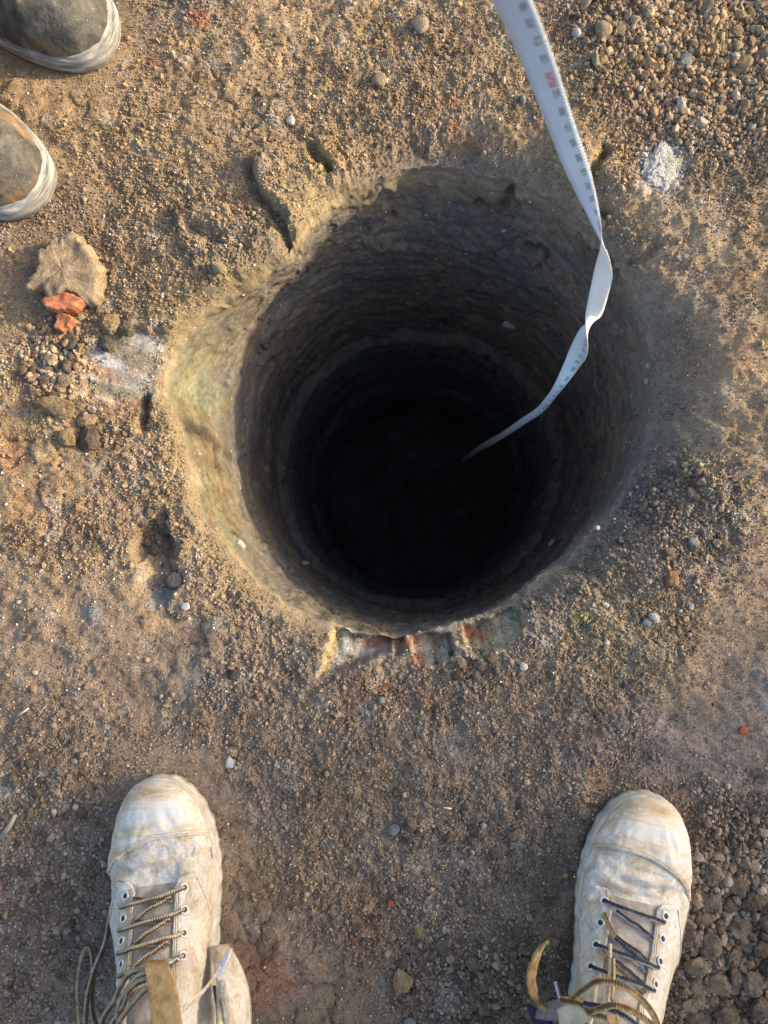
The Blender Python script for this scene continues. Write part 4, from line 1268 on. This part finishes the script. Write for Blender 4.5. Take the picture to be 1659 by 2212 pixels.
def work_boot(label, loc, rotz, side, seed, lean):
    root = thing("work_boot", label, "boot", loc, rotz, "pair of pale work boots")
    L = Last(side=side, seed=seed, narrow=0.955, lean=lean)
    s = np.concatenate([0.06 * np.linspace(0, 1, 22) ** 1.7, np.linspace(0.07, 1, 130)])
    a = np.linspace(-90, 90, 97)
    SS, AA = np.meshgrid(s, a, indexing='ij')
    V = L.pos(SS, AA)
    link("vamp", new_mesh("vamp", V.reshape(-1, 3), grid_faces(len(s), len(a))), M_LEATH, root)
    sole_part(L, root)
    # toe cap with two rows of stitching behind its edge
    capline = lambda a_: 0.128 + 0.100 * (np.abs(a_) / 90) ** 1.5 + 0.00045 * a_ * (-side)
    aa = np.linspace(-88, 88, 81); rr = np.linspace(0, 1, 34)
    cs = capline(aa)[None, :] * (rr ** 1.5)[:, None]
    cap = link("toe_cap", new_mesh("toe_cap", L.pos(cs, np.repeat(aa[None], 34, 0), 0.0022 * sst(0, 0.04, cs) + 0.0004).reshape(-1, 3), grid_faces(34, 81)[:, ::-1]), M_TOE, root)
    m = cap.modifiers.new("thickness", 'SOLIDIFY'); m.thickness = 0.0022; m.offset = -1
    for k, ds in enumerate((0.006, 0.014)):
        a2 = np.linspace(-82, 82, 90)
        pts = L.pos(capline(a2) - ds, a2, 0.0026)
        tube("stitching", pts, 0.00055, M_STITCH, cap, 5)
    # welt seam round the foot
    for sg in (-1, 1):
        s2 = np.linspace(0.05, 0.75, 90)
        tube("side_seam", L.pos(s2, np.full(90, sg * 80.0), 0.0002), 0.0006, M_STITCH, root, 5)
    # tongue
    patch("tongue", L, 0.272, 0.80, lambda v: (-25, 25), 50, 21, 0.0004, M_TONGUE, root, 0.002)
    # eyestays: two lapels with rounded fronts
    for sg in (-1, 1):
        def fn(v, sg=sg):
            t = np.clip((v - 0.258) / 0.045, 0, 1)
            r = math.sqrt(max(0.0, 1 - (1 - t) ** 2))
            ain = 17 + 4 * (v - 0.27) / 0.35
            aout = 42 + 36 * sst(0.27, 0.50, np.array(v)) + 6
            mid = 0.5 * (ain + 48)
            lo = mid + (ain - mid) * (0.25 + 0.75 * r); hi = mid + (aout - mid) * (0.25 + 0.75 * r)
            return (sg * lo, sg * float(hi))
        st = patch("eyestay", L, 0.260, 0.80, fn, 70, 24, 0.0040, M_LEATH, root, 0.0030)
        for dk in (2.0, 4.5):
            s2 = np.linspace(0.28, 0.78, 60)
            tube("stitching", L.pos(s2, np.array([fn(v)[0] + sg * dk for v in s2]), 0.0043), 0.0005, M_STITCH, st, 5)
        s2 = np.linspace(0.275, 0.60, 50)
        tube("stitching", L.pos(s2, np.array([fn(v)[1] - sg * 3 for v in s2]), 0.0043), 0.0005, M_STITCH, st, 5)
    # eyelets
    eye = {}
    for i, sv in enumerate((0.300, 0.368, 0.434, 0.500)):
        for sg in (-1, 1):
            av = sg * (27 + 1.5 * i)
            p = L.pos(np.array(sv), np.array(av), 0.0046); n = L.nrm(np.array(sv), np.array(av))
            eye[i, sg] = (sv, av)
            o = bpy.data.objects.new("eyelet", EYE_ME); COLL.objects.link(o); o.parent = root
            o.location = p; o.rotation_mode = 'QUATERNION'; o.rotation_quaternion = Vector(n).to_track_quat('Z', 'Y')
            h = bpy.data.objects.new("eyelet_hole", HOLE_ME); COLL.objects.link(h); h.parent = o; h.location = (0, 0, 0.0003)
    # sock and trouser cuff filling the top
    ssk = np.linspace(0.79, 0.985, 24); aS = np.linspace(-46, 46, 31)
    SV = L.pos(*np.meshgrid(ssk, aS, indexing='ij'), 0.004)
    link("sock", new_mesh("sock", SV.reshape(-1, 3), grid_faces(24, 31)), M_NAVY, root)
    return root, L, eye


def lace_path(L, A, B, lift=0.0075, bow=0.0, n=16):
    t = np.linspace(0, 1, n)
    s = A[0] + (B[0] - A[0]) * t + bow * np.sin(PI * t); a = A[1] + (B[1] - A[1]) * t
    e = np.minimum(t, 1 - t) * 4
    return L.pos(s, a, 0.0040 + (lift - 0.0040) * np.clip(e, 0, 1))


def strap(name, root, pts, width, mat, thick=0.0028, n=24, wdir=None):
    """a strip of leather along pts [(x, y, z)] in world space; wdir = (world) width direction per point"""
    c = smooth_line(np.array([tuple(p) for p in pts]), n)
    w = smooth_line(np.array(wdir, float), n); w /= np.linalg.norm(w, axis=1)[:, None]
    wd = np.interp(np.linspace(0, 1, n), np.linspace(0, 1, len(width)), width)
    cols = []
    for f in np.linspace(-1, 1, 7):
        cols.append(c + w * (wd * 0.5 * f)[:, None])
    V = np.stack(cols, 1).reshape(-1, 3)
    V += RNG.normal(0, 0.00025, V.shape)
    V = np.array(to_local(root, V))
    o = link(name, new_mesh(name, V, grid_faces(n, 7)), mat, root)
    m = o.modifiers.new("thickness", 'SOLIDIFY'); m.thickness = thick; m.offset = 0
    b = o.modifiers.new("edge", 'BEVEL'); b.width = 0.0006; b.segments = 2
    return o


def world_tube(name, root, pts, rad, mat, n=40, seg=8):
    p = to_local(root, smooth_line(np.array([tuple(q) for q in pts]), n))
    return tube(name, p, rad, mat, root, seg)


def sheet(name, root, rows, mat, thick=0.0025, sub=2):
    """a curved piece through rows of world points"""
    nr, nc = len(rows), len(rows[0])
    V = to_local(root, [p for r in rows for p in r])
    o = link(name, new_mesh(name, np.array(V), grid_faces(nr, nc)), mat, root)
    m = o.modifiers.new("smooth", 'SUBSURF'); m.levels = m.render_levels = sub
    m.boundary_smooth = 'PRESERVE_CORNERS'
    m = o.modifiers.new("thickness", 'SOLIDIFY'); m.thickness = thick; m.offset = 0
    return o


def place(toe_u, toe_v, ank_u, ank_v):
    a, b = P(toe_u, toe_v), P(ank_u, ank_v)
    d = (a - b)
    return (a.x, a.y, 0.003), math.atan2(d.y, d.x) - PI / 2


# ---- left boot
loc, rz = place(338, 1675, 376, 1990)
bl, LL, eyL = work_boot("pale dusty lace up work boot on the left, with brown laces", loc, rz, 1, 1, 0.16)
for i in range(4):
    rgt, lft = eyL[i, 1], eyL[i, -1]
    far_ = (lft[0] + 0.035, lft[1] - 8)
    tube("lace", lace_path(LL, rgt, far_, 0.0085, 0.006), 0.0024, M_LACE, bl, 8, flat=0.7)
    if i < 3:
        tube("lace", lace_path(LL, (lft[0] + 0.01, -16), (eyL[i + 1, 1][0] - 0.035, 16), 0.0042, 0.0), 0.0022, M_LACE, bl, 8, flat=0.7)
    tube("lace", lace_path(LL, (rgt[0] + 0.02, 14), (rgt[0] + 0.085, -16), 0.0045, -0.004), 0.0022, M_LACE, bl, 8, flat=0.7)
tube("lace", lace_path(LL, (0.505, 27), (0.525, 12), 0.008, 0.0), 0.0024, M_LACED, bl, 8)
tube("lace", lace_path(LL, (0.60, -30), (0.55, 12), 0.009, 0.0), 0.0019, M_LACE, bl, 8, flat=0.7)
# bow and loose ends hanging off the outer side
world_tube("lace", bl, [P(330, 2095, .185), P(285, 2100, .18), P(262, 2128, .165), P(248, 2160, .15), P(225, 2195, .13), P(215, 2230, .12)], 0.0026, M_LACE)
world_tube("lace", bl, [P(352, 2118, .20), P(310, 2116, .195), P(280, 2138, .18), P(268, 2170, .165), P(240, 2215, .14)], 0.0026, M_LACE)
world_tube("lace", bl, [P(360, 2130, .205), P(318, 2136, .20), P(292, 2162, .19), P(262, 2200, .17), P(240, 2240, .15)], 0.0026, M_LACE)
world_tube("lace", bl, [P(241, 1958, .052), P(236, 1992, .050), P(226, 2040, .052), P(206, 2090, .058), P(190, 2150, .07), P(184, 2220, .085)], 0.0027, M_LACE)
world_tube("lace", bl, [P(172, 2230, .045), P(166, 2180, .042), P(166, 2110, .038), P(180, 2050, .036), P(196, 2048, .038), P(202, 2100, .045), P(198, 2170, .06), P(212, 2230, .08)], 0.0027, M_LACE)
world_tube("lace_tip", bl, [P(240, 1963, .052), P(244, 1945, .053), P(247, 1932, .054)], 0.0015, M_EYE, 8)
world_tube("lace", bl, [P(345, 2100, .195), P(300, 2108, .19), P(268, 2150, .17), P(255, 2190, .155), P(262, 2235, .15)], 0.0025, M_LACE)
# suede pull tab over the tongue
strap("pull_tab", bl, [P(332, 2078, .178), P(338, 2084, .196), P(345, 2110, .205), P(355, 2160, .215), P(360, 2210, .225), P(362, 2260, .23)], [0.020, 0.023, 0.024, 0.027, 0.027, 0.026], M_SUEDE,
      0.0035, 26, [(1, 0.12, 0.1)] * 6)
# unzipped inner side of the shaft folded outwards
rows = []
for u0, u1, v0, v1, z0, z1 in ((452, 492, 2046, 2040, .062, .055), (462, 514, 2085, 2075, .085, .058), (468, 534, 2130, 2120, .11, .065), (470, 542, 2180, 2175, .13, .075), (468, 540, 2240, 2240, .15, .09)):
    rows.append([P(u0 + (u1 - u0) * t, v0 + (v1 - v0) * t, z0 + (z1 - z0) * t + 0.012 * math.sin(PI * t)) for t in (0, .33, .66, 1)])
fl = sheet("shaft_flap", bl, rows, M_LEATH, 0.003)
rows = [[P(430 + 50 * t, v, .05 - .01 * t) for t in (0, .5, 1)] for v in (2130, 2170, 2250)]
sheet("lining", bl, rows, M_NAVY, 0.002)
zt = [P(343, 2214, .19), P(380, 2190, .185), P(420, 2160, .17), P(450, 2128, .155), P(466, 2104, .14)]
strap("zip_tape", bl, zt, [0.009, 0.009, 0.009, 0.008, 0.006], M_RAW, 0.0015, 24, [(0.5, 0.9, 0)] * 5)
strap("zip_teeth", bl, [q + Vector((0.0, 0.0, 0.0022)) for q in zt], [0.004] * 5, M_ZIP, 0.0012, 40, [(0.5, 0.9, 0)] * 5)
strap("zip_tape", bl, [P(478, 2118, .115), P(486, 2160, .125), P(492, 2215, .135)], [0.008, 0.008, 0.008], M_RAW, 0.0015, 12, [(1, 0.1, 0)] * 3)
strap("zip_teeth", bl, [P(478, 2118, .118), P(485, 2160, .128), P(490, 2215, .138)], [0.004] * 3, M_ZIP, 0.0012, 30, [(1, 0.1, 0)] * 3)
strap("zip_pull", bl, [P(470, 2110, .13), P(482, 2082, .128), P(497, 2052, .122)], [0.006, 0.0085, 0.0055], M_EYE, 0.002, 10, [(0.9, 0.45, 0)] * 3)

# ---- right boot
loc, rz = place(1406, 1712, 1342, 2035)
br, LR, eyR = work_boot("pale dusty lace up work boot on the right, with dark muddy laces", loc, rz, -1, 2, -0.36)
for i in range(4):
    lft, rgt = eyR[i, -1], eyR[i, 1]
    if i != 1:
        tube("lace", lace_path(LR, lft, (rgt[0] + 0.02, rgt[1]), 0.0085, 0.004), 0.0025, M_LACED, br, 8, flat=0.75)
    else:
        tube("lace", lace_path(LR, (lft[0] - 0.03, lft[1] + 3), (0.40, -12), 0.009, 0.006), 0.0022, M_LACEG, br, 8, flat=0.75)
        tube("lace", lace_path(LR, (0.395, -14), (0.47, 18), 0.007, 0.004), 0.0025, M_LACED, br, 8, flat=0.75)
    if i < 3:
        tube("lace", lace_path(LR, (lft[0] + 0.02, -14), (lft[0] + 0.075, 17), 0.0045), 0.0023, M_LACED, br, 8, flat=0.75)
tube("lace", lace_path(LR, (0.44, -24), (0.53, 20), 0.0065, 0.01), 0.0019, M_LACEG, br, 8, flat=0.75)
world_tube("lace", br, [P(1228, 2165, .165), P(1262, 2138, .18), P(1296, 2120, .19), P(1340, 2128, .195), P(1385, 2158, .19), P(1415, 2200, .18), P(1428, 2250, .175)], 0.0029, M_LACEG, 44)
world_tube("lace", br, [P(1215, 2160, .16), P(1250, 2168, .178), P(1272, 2186, .19), P(1288, 2182, .195), P(1330, 2172, .20), P(1380, 2192, .20), P(1420, 2225, .20)], 0.0029, M_LACEG, 44)
world_tube("lace", br, [P(1262, 2168, .185), P(1310, 2178, .197), P(1350, 2196, .205), P(1392, 2232, .21)], 0.0026, M_LACED, 40)
world_tube("lace", br, [P(1318, 2040, .112), P(1318, 2075, .125), P(1316, 2110, .145), P(1312, 2165, .175)], 0.0017, M_RAW, 24)
world_tube("lace", br, [P(1326, 2072, .125), P(1326, 2110, .148), P(1322, 2160, .18)], 0.0016, M_LACEG, 24)
world_tube("lace", br, [P(1270, 2190, .19), P(1310, 2200, .20), P(1350, 2230, .21)], 0.0024, M_LACEG, 24)
world_tube("lace_tip", br, [P(1212, 2165, .05), P(1206, 2145, .045), P(1200, 2120, .04)], 0.0018, M_EYE, 10)
# suede tab standing up on the inner side
strap("pull_tab", br, [P(1184, 2034, .135), P(1170, 2046, .134), P(1155, 2075, .130), P(1148, 2110, .124), P(1152, 2145, .116), P(1166, 2172, .110), P(1190, 2190, .112)], [0.004, 0.007, 0.009, 0.010, 0.0095, 0.009, 0.009], M_SUEDE,
      0.0030, 34, [(0.8, 0.45, -0.45), (0.85, 0.3, -0.5), (0.9, 0.1, -0.5), (0.9, 0.0, -0.5), (0.9, -0.15, -0.5), (0.75, -0.6, -0.4), (0.4, -0.9, -0.2)])
rows = [[P(1175, 2168, .105), P(1205, 2160, .115), P(1240, 2150, .13)], [P(1160, 2182, .10), P(1198, 2182, .12), P(1240, 2172, .14)], [P(1158, 2200, .10), P(1200, 2208, .125), P(1240, 2200, .145)]]
sheet("elastic_gusset", br, rows, M_ELAST, 0.003)
rows = [[P(1140, 2170, .085), P(1165, 2184, .095), P(1190, 2208, .105)], [P(1146, 2195, .082), P(1180, 2212, .09), P(1205, 2240, .10)], [P(1160, 2225, .08), P(1190, 2240, .088), P(1220, 2262, .10)]]
sheet("lining", br, rows, M_NAVY, 0.003)
rows = [[P(1206, 2180, .150), P(1238, 2164, .158), P(1268, 2158, .166)], [P(1210, 2206, .155), P(1245, 2190, .163), P(1280, 2178, .170)], [P(1215, 2235, .158), P(1252, 2215, .167), P(1288, 2196, .174)]]
fl2 = sheet("collar_flap", br, rows, M_RAW, 0.0045)
strap("pull_loop", br, [P(1322, 2192, .205), P(1326, 2215, .21), P(1330, 2250, .215)], [0.010, 0.010, 0.010], M_SUEDE, 0.003, 10, [(1, 0.1, 0)] * 3)

# ---- rubber boots of the helper, upper left
def rubber_material(name="dusty_black_rubber", lo=0.58):
    k = NT(name, 0.62, 0.4)
    n1 = k.noise(28, 6, 0.7, dist=1.0); n2 = k.noise(90, 4, 0.65); n3 = k.noise(300, 2, 0.6)
    c = k.ramp(n1, [(0.32, (0.026, 0.026, 0.025)), (0.48, (0.055, 0.053, 0.047)), (0.60, (0.105, 0.098, 0.082)), (0.74, (0.20, 0.185, 0.15))])
    st = k.ramp(k.noise(17, 4, 0.6), [(lo, (0, 0, 0)), (lo + 0.12, (1, 1, 1))])
    c = k.mix(k.math('MULTIPLY', st, 0.55), c, (0.33, 0.19, 0.075))
    sp = k.ramp(n3, [(0.68, (0, 0, 0)), (0.76, (1, 1, 1))])
    c = k.mix(k.math('MULTIPLY', sp, 0.5), c, (0.45, 0.43, 0.39))
    k.bump(k.math('ADD', k.math('ADD', n2, k.math('MULTIPLY', n1, 1.2)), k.math('MULTIPLY', n3, 0.35)), 0.003, 0.5)
    return k.col(c)


def rand_material():
    k = NT("clay_caked_rubber", 0.8, 0.25)
    tc = k.n("ShaderNodeTexCoord").outputs["Object"]
    mp = k.n("ShaderNodeMapping"); mp.inputs["Scale"].default_value = (18, 18, 150)
    k.l(tc, mp.inputs["Vector"])
    s1 = k.noise(1.0, 5, 0.7, vec=mp.outputs[0], dist=0.5); n2 = k.noise(90, 4, 0.7)
    c = k.ramp(s1, [(0.34, (0.075, 0.075, 0.074)), (0.48, (0.18, 0.18, 0.175)), (0.66, (0.40, 0.395, 0.375))])
    c = k.mix(k.math('MULTIPLY', k.ramp(n2, [(0.55, (0, 0, 0)), (0.7, (1, 1, 1))]), 0.4), c, (0.36, 0.30, 0.22))
    k.bump(k.math('ADD', s1, n2), 0.0015, 0.5)
    return k.col(c)


M_RUB, M_RAND = rubber_material(), rand_material()
_KG = np.array([
    (0.00, 0.0005, 0.000, 0.0125, 0.0005), (0.006, -0.001, -0.004, 0.033, 0.013), (0.02, -0.006, -0.016, 0.050, 0.026), (0.05, -0.014, -0.026, 0.062, 0.037), (0.09, -0.028, -0.042, 0.072, 0.0465),
    (0.14, -0.047, -0.058, 0.078, 0.0530), (0.20, -0.070, -0.078, 0.080, 0.0560), (0.27, -0.095, -0.098, 0.080, 0.0560), (0.34, -0.120, -0.118, 0.084, 0.0530),
    (0.41, -0.145, -0.136, 0.098, 0.0490), (0.49, -0.172, -0.150, 0.125, 0.0460), (0.57, -0.198, -0.158, 0.165, 0.0460), (0.65, -0.222, -0.162, 0.210, 0.0480),
    (0.73, -0.244, -0.164, 0.255, 0.0520), (0.80, -0.258, -0.180, 0.300, 0.0550), (0.88, -0.274, -0.230, 0.310, 0.0560), (0.95, -0.286, -0.275, 0.305, 0.0440), (1.00, -0.292, -0.290, 0.30, 0.004)])


def rubber_boot(label, u, v, ang, side, seed, M_RUB=M_RUB):
    p = P(u, v)
    root = thing("rubber_boot", label, "boot", (p.x, p.y, 0.003), math.radians(ang) - PI / 2, "pair of grey rubber boots")
    L = Last(_KG, side, seed, 0.012, 0.8, 0.82, 0.72, 0.004)
    s = np.concatenate([0.06 * np.linspace(0, 1, 22) ** 1.7, np.linspace(0.07, 1, 110)]); a = np.linspace(-90, 90, 81)
    SS, AA = np.meshgrid(s, a, indexing='ij')
    V = L.pos(SS, AA)
    link("foot", new_mesh("foot", V.reshape(-1, 3), grid_faces(len(s), len(a))), M_RUB, root)
    # rand: thick clay-caked band round the sole, rolled over the toe
    sole, o2, nr = sole_part(L, root, 0.0040, -0.004, 0.020, M_RAND, "sole", False)
    n = len(o2)
    hgt = 0.021 + 0.006 * np.exp(-((o2[:, 1]) / 0.05) ** 2)
    lev = []
    for f, g in ((0.0, 0.0088), (0.3, 0.0096), (0.6, 0.0088), (0.85, 0.0055), (1.0, 0.0008), (1.02, -0.006)):
        wob = 0.0008 * np.sin(np.arange(n) * 0.31 + f * 5)
        g2 = g - 0.004 - 0.004 * f * np.exp(-((o2[:, 1]) / 0.05) ** 2)
        lev.append(np.column_stack([o2 + nr * (g2 + wob)[:, None], 0.006 + f * (hgt - 0.006)]))
    link("rand", new_mesh("rand", np.vstack(lev), grid_faces(len(lev), n, True)), M_RAND, root)
    # moulded seam where the upper leaves the rand
    seam = np.column_stack([o2 + nr * (-0.0045 - 0.005 * np.exp(-((o2[:, 1]) / 0.05) ** 2))[:, None], hgt + 0.0015])
    keep = seam[:, 1] > -0.20
    i0 = np.argmax(~keep); seam = np.roll(seam, -i0, 0); keep = np.roll(keep, -i0)
    tube("seam", seam[keep], 0.0012, M_RUB, root, 6)
    ssk = np.linspace(0.81, 0.985, 16); aS = np.linspace(-44, 44, 21)
    SV = L.pos(*np.meshgrid(ssk, aS, indexing='ij'), 0.004)
    link("trouser_cuff", new_mesh("trouser_cuff", SV.reshape(-1, 3), grid_faces(16, 21)), M_NAVY, root)
    return root


rubber_boot("grey rubber boot at the upper left corner, pointing right", 244, 108, -24, -1, 5)
rubber_boot("grey rubber boot with orange stain at the left edge, the lower one", 97, 434, -40, 1, 6, rubber_material("stained_black_rubber", 0.47))

# ------------------------------------------------------------------ measuring tape hanging into the hole
def tape_material():
    k = NT("sky_tinted_printed_tape", 0.45, 0.4)
    uv = k.n("ShaderNodeUVMap").outputs[0]
    sep = k.n("ShaderNodeSeparateXYZ"); k.l(uv, sep.inputs[0])
    U, Vv = sep.outputs[0], sep.outputs[1]                 # across 0..1, along in metres
    mm = k.math('FRACT', k.math('MULTIPLY', Vv, 250.0))
    cm = k.math('FRACT', k.math('MULTIPLY', Vv, 50.0))
    dm = k.math('FRACT', k.math('ADD', k.math('MULTIPLY', Vv, 5.0), 0.30))
    tick = k.math('MULTIPLY', k.math('LESS_THAN', mm, 0.32), k.math('GREATER_THAN', U, 0.80))
    num = k.math('MULTIPLY', k.math('MULTIPLY', k.math('GREATER_THAN', U, 0.60), k.math('LESS_THAN', U, 0.84)),
                 k.math('MULTIPLY', k.math('LESS_THAN', cm, 0.50), k.math('GREATER_THAN', k.noise(420, 2, 0.5), 0.42)))
    faint = k.math('MULTIPLY', k.math('LESS_THAN', mm, 0.25), k.math('LESS_THAN', U, 0.5))
    red = k.math('MULTIPLY', k.math('MULTIPLY', k.math('LESS_THAN', dm, 0.085), k.math('GREATER_THAN', U, 0.56)), k.math('LESS_THAN', U, 0.84))
    redn = k.math('MULTIPLY', red, k.math('GREATER_THAN', k.noise(330, 2, 0.5), 0.38))
    base = k.ramp(k.noise(30, 3, 0.5), [(0.3, (0.54, 0.63, 0.76)), (0.7, (0.60, 0.69, 0.81))])  # white tape, its blue sky-lit shade tinted into the base colour
    c = k.mix(k.math('MULTIPLY', faint, 0.10), base, (0.2, 0.22, 0.28))
    c = k.mix(k.math('MULTIPLY', k.math('MAXIMUM', tick, num), 0.55), c, (0.05, 0.06, 0.09))
    c = k.mix(red, c, base)
    c = k.mix(k.math('MULTIPLY', redn, 0.6), c, (0.60, 0.05, 0.06))
    geo = k.n("ShaderNodeNewGeometry")
    k.b.inputs["Subsurface Weight"].default_value = 0.0
    return k.col(c)


M_TAPE = tape_material()
M_PLAIN = flat_material("plain_tape_back", (0.78, 0.79, 0.79), (0.86, 0.86, 0.86), 30, 0.45, 0.0, 0.4)
# stations: left edge u, v, z | right edge u, v, z
ST = [((1022, -90, .600), (1110, -112, .610)), ((1065, 5, .553), (1142, -18, .563)), ((1108, 95, .508), (1178, 74, .518)), ((1148, 187, .463), (1210, 168, .473)),
      ((1193, 302, .403), (1247, 284, .413)), ((1222, 372, .363), (1272, 356, .372)), ((1245, 420, .331), (1285, 408, .340)), ((1270, 468, .30), (1294, 452, .310)),
      ((1292, 512, .272), (1299, 492, .286)), ((1313, 548, .245), (1297, 532, .257)), ((1322, 596, .206), (1286, 574, .215)),
      ((1313, 640, .17), (1274, 630, .174)), ((1301, 678, .132), (1265, 678, .134)), ((1286, 692, .112), (1266, 712, .125)), ((1257, 706, .088), (1270, 748, .108)),
      ((1236, 742, .055), (1265, 774, .072)), ((1218, 785, .02), (1251, 794, .026)), ((1200, 825, -.02), (1220, 835, -.015)), ((1180, 860, -.08), (1192, 866, -.08)), ((1160, 884, -.14), (1168, 891, -.14)),
      ((1128, 905, -.22), (1134, 914, -.22)), ((1080, 936, -.38), (1085, 948, -.38)), ((1035, 962, -.62), (1039, 974, -.62)), ((1006, 984, -.95), (1009, 994, -.95)), ((995, 992, -1.22), (998, 1001, -1.22))]
Lp = smooth_line(np.array([tuple(P(*l)) for l, r in ST]), 260); Rp = smooth_line(np.array([tuple(P(*r)) for l, r in ST]), 260)
mid = 0.5 * (Lp + Rp)
wv = Rp - Lp; wl = np.linalg.norm(wv, axis=1)
wl_t = np.maximum(wl, 0.010); 
wvn = wv / (wl[:, None] + 1e-9)
Lp = mid - wvn * (wl_t * 0.5)[:, None]; Rp = mid + wvn * (wl_t * 0.5)[:, None]
along = np.concatenate([[0], np.cumsum(np.linalg.norm(np.diff(mid, axis=0), axis=1))])
tV, tUV = [], []
for f in np.linspace(0, 1, 5):
    tV.append(Lp + (Rp - Lp) * f); tUV.append(np.column_stack([np.full(260, f), along]))
tV = np.stack(tV, 1).reshape(-1, 3); tUV = np.stack(tUV, 1).reshape(-1, 2)
tape = thing("measuring_tape", "white measuring tape with dark marks, twisting down into the hole", "tape", tuple(mid[-1]))
band = link("tape_band", new_mesh("tape_band", tV - mid[-1], grid_faces(260, 5), True, None, tUV), M_PLAIN, tape)
sm = band.modifiers.new("thickness", 'SOLIDIFY'); sm.thickness = 0.0004; sm.offset = 0; sm.material_offset = 1; band.data.materials.append(M_TAPE)
hook = tube("end_ring", [Vector((0.006 * math.cos(t), 0.0, -0.006 + 0.008 * math.sin(t))) for t in np.linspace(0, 2 * PI, 20)], 0.0009, M_STONE_G, tape, 6)

# ------------------------------------------------------------------ unseen cabin, added to throw soft shade on the near ground
M_CAB = flat_material("cabin_paint", (0.60, 0.60, 0.57), (0.70, 0.70, 0.67), 3, 0.6, 0.0)
M_CABD = flat_material("cabin_trim", (0.12, 0.13, 0.14), (0.18, 0.19, 0.20), 3, 0.6, 0.0)
M_GLASS = flat_material("cabin_glass", (0.05, 0.06, 0.07), (0.08, 0.09, 0.10), 2, 0.1, 0.0, 0.5)


def box_me(name, x0, x1, y0, y1, z0, z1):
    V = np.array([(x, y, z) for z in (z0, z1) for x, y in ((x0, y0), (x1, y0), (x1, y1), (x0, y1))], float)
    F = np.array([(3, 2, 1, 0), (4, 5, 6, 7), (0, 1, 5, 4), (1, 2, 6, 5), (2, 3, 7, 6), (3, 0, 4, 7)])
    return new_mesh(name, V, F, False)


def box(name, parent, mat, *a):
    return link(name, box_me(name, *a), mat, parent)


SHADE = P(830, 1560)                                    # a point on the middle of the shade's soft edge
ca, sa = math.cos(SUN_AZ), math.sin(SUN_AZ)
DIST = 6.6
corner = (SHADE.x + ca * DIST, SHADE.y + sa * DIST, 0.0)
cabin = thing("unseen_shade_cabin", "unseen white cabin added well right of the hole to shade the near ground", "cabin", corner, SUN_AZ)
# local x points at the sun, the cabin lies on the -y side of its corner edge
WID, LEN, HGT = 2.5, 6.0, 2.9
for yy in (-0.1, -2.1, -4.1, -5.9):
    box("skid", cabin, M_CABD, 0.05, WID - 0.05, yy - 0.08, yy, 0.0, 0.14)
box("floor", cabin, M_CABD, 0.0, WID, -LEN, 0.0, 0.14, 0.26)
nrib = 40
pts = []
for i in range(nrib + 1):
    yv = -LEN + LEN * i / nrib
    pts.append((0.03 if (i // 2) % 2 else 0.0, yv))
for nm, xo, fl_ in (("wall_panel", 0.0, 1), ("wall_panel", WID, -1)):
    V = []
    for (dx, yv) in pts:
        V += [(xo + fl_ * dx, yv, 0.26), (xo + fl_ * dx, yv, HGT - 0.12)]
    o = link(nm, new_mesh(nm, np.array(V), np.array([(2 * i, 2 * i + 2, 2 * i + 3, 2 * i + 1) for i in range(nrib)]), False), M_CAB, cabin)
    m = o.modifiers.new("thickness", 'SOLIDIFY'); m.thickness = 0.04
for yv in (-0.03, -LEN + 0.03):
    box("end_panel", cabin, M_CAB, 0.05, WID - 0.05, yv - 0.03, yv + 0.03, 0.26, HGT - 0.12)
roof = box("roof", cabin, M_CAB, -0.06, WID + 0.06, -LEN - 0.06, 0.06, HGT - 0.12, HGT)
for cx in (0.0, WID):
    for cy in (-LEN, 0.0):
        box("corner_post", cabin, M_CABD, cx - 0.05, cx + 0.05, cy - 0.05, cy + 0.05, 0.14, HGT - 0.121)
dr = box("door", cabin, M_CABD, -0.05, -0.005, -1.6, -0.7, 0.27, 2.35)
box("handle", dr, M_EYE, -0.09, -0.05, -1.52, -1.40, 1.25, 1.29)
for yv in (-3.2, -4.9):
    w = box("window", cabin, M_CABD, -0.04, -0.005, yv - 0.5, yv + 0.5, 1.1, 2.1)
    box("pane", w, M_GLASS, -0.046, -0.041, yv - 0.44, yv + 0.44, 1.16, 2.04)
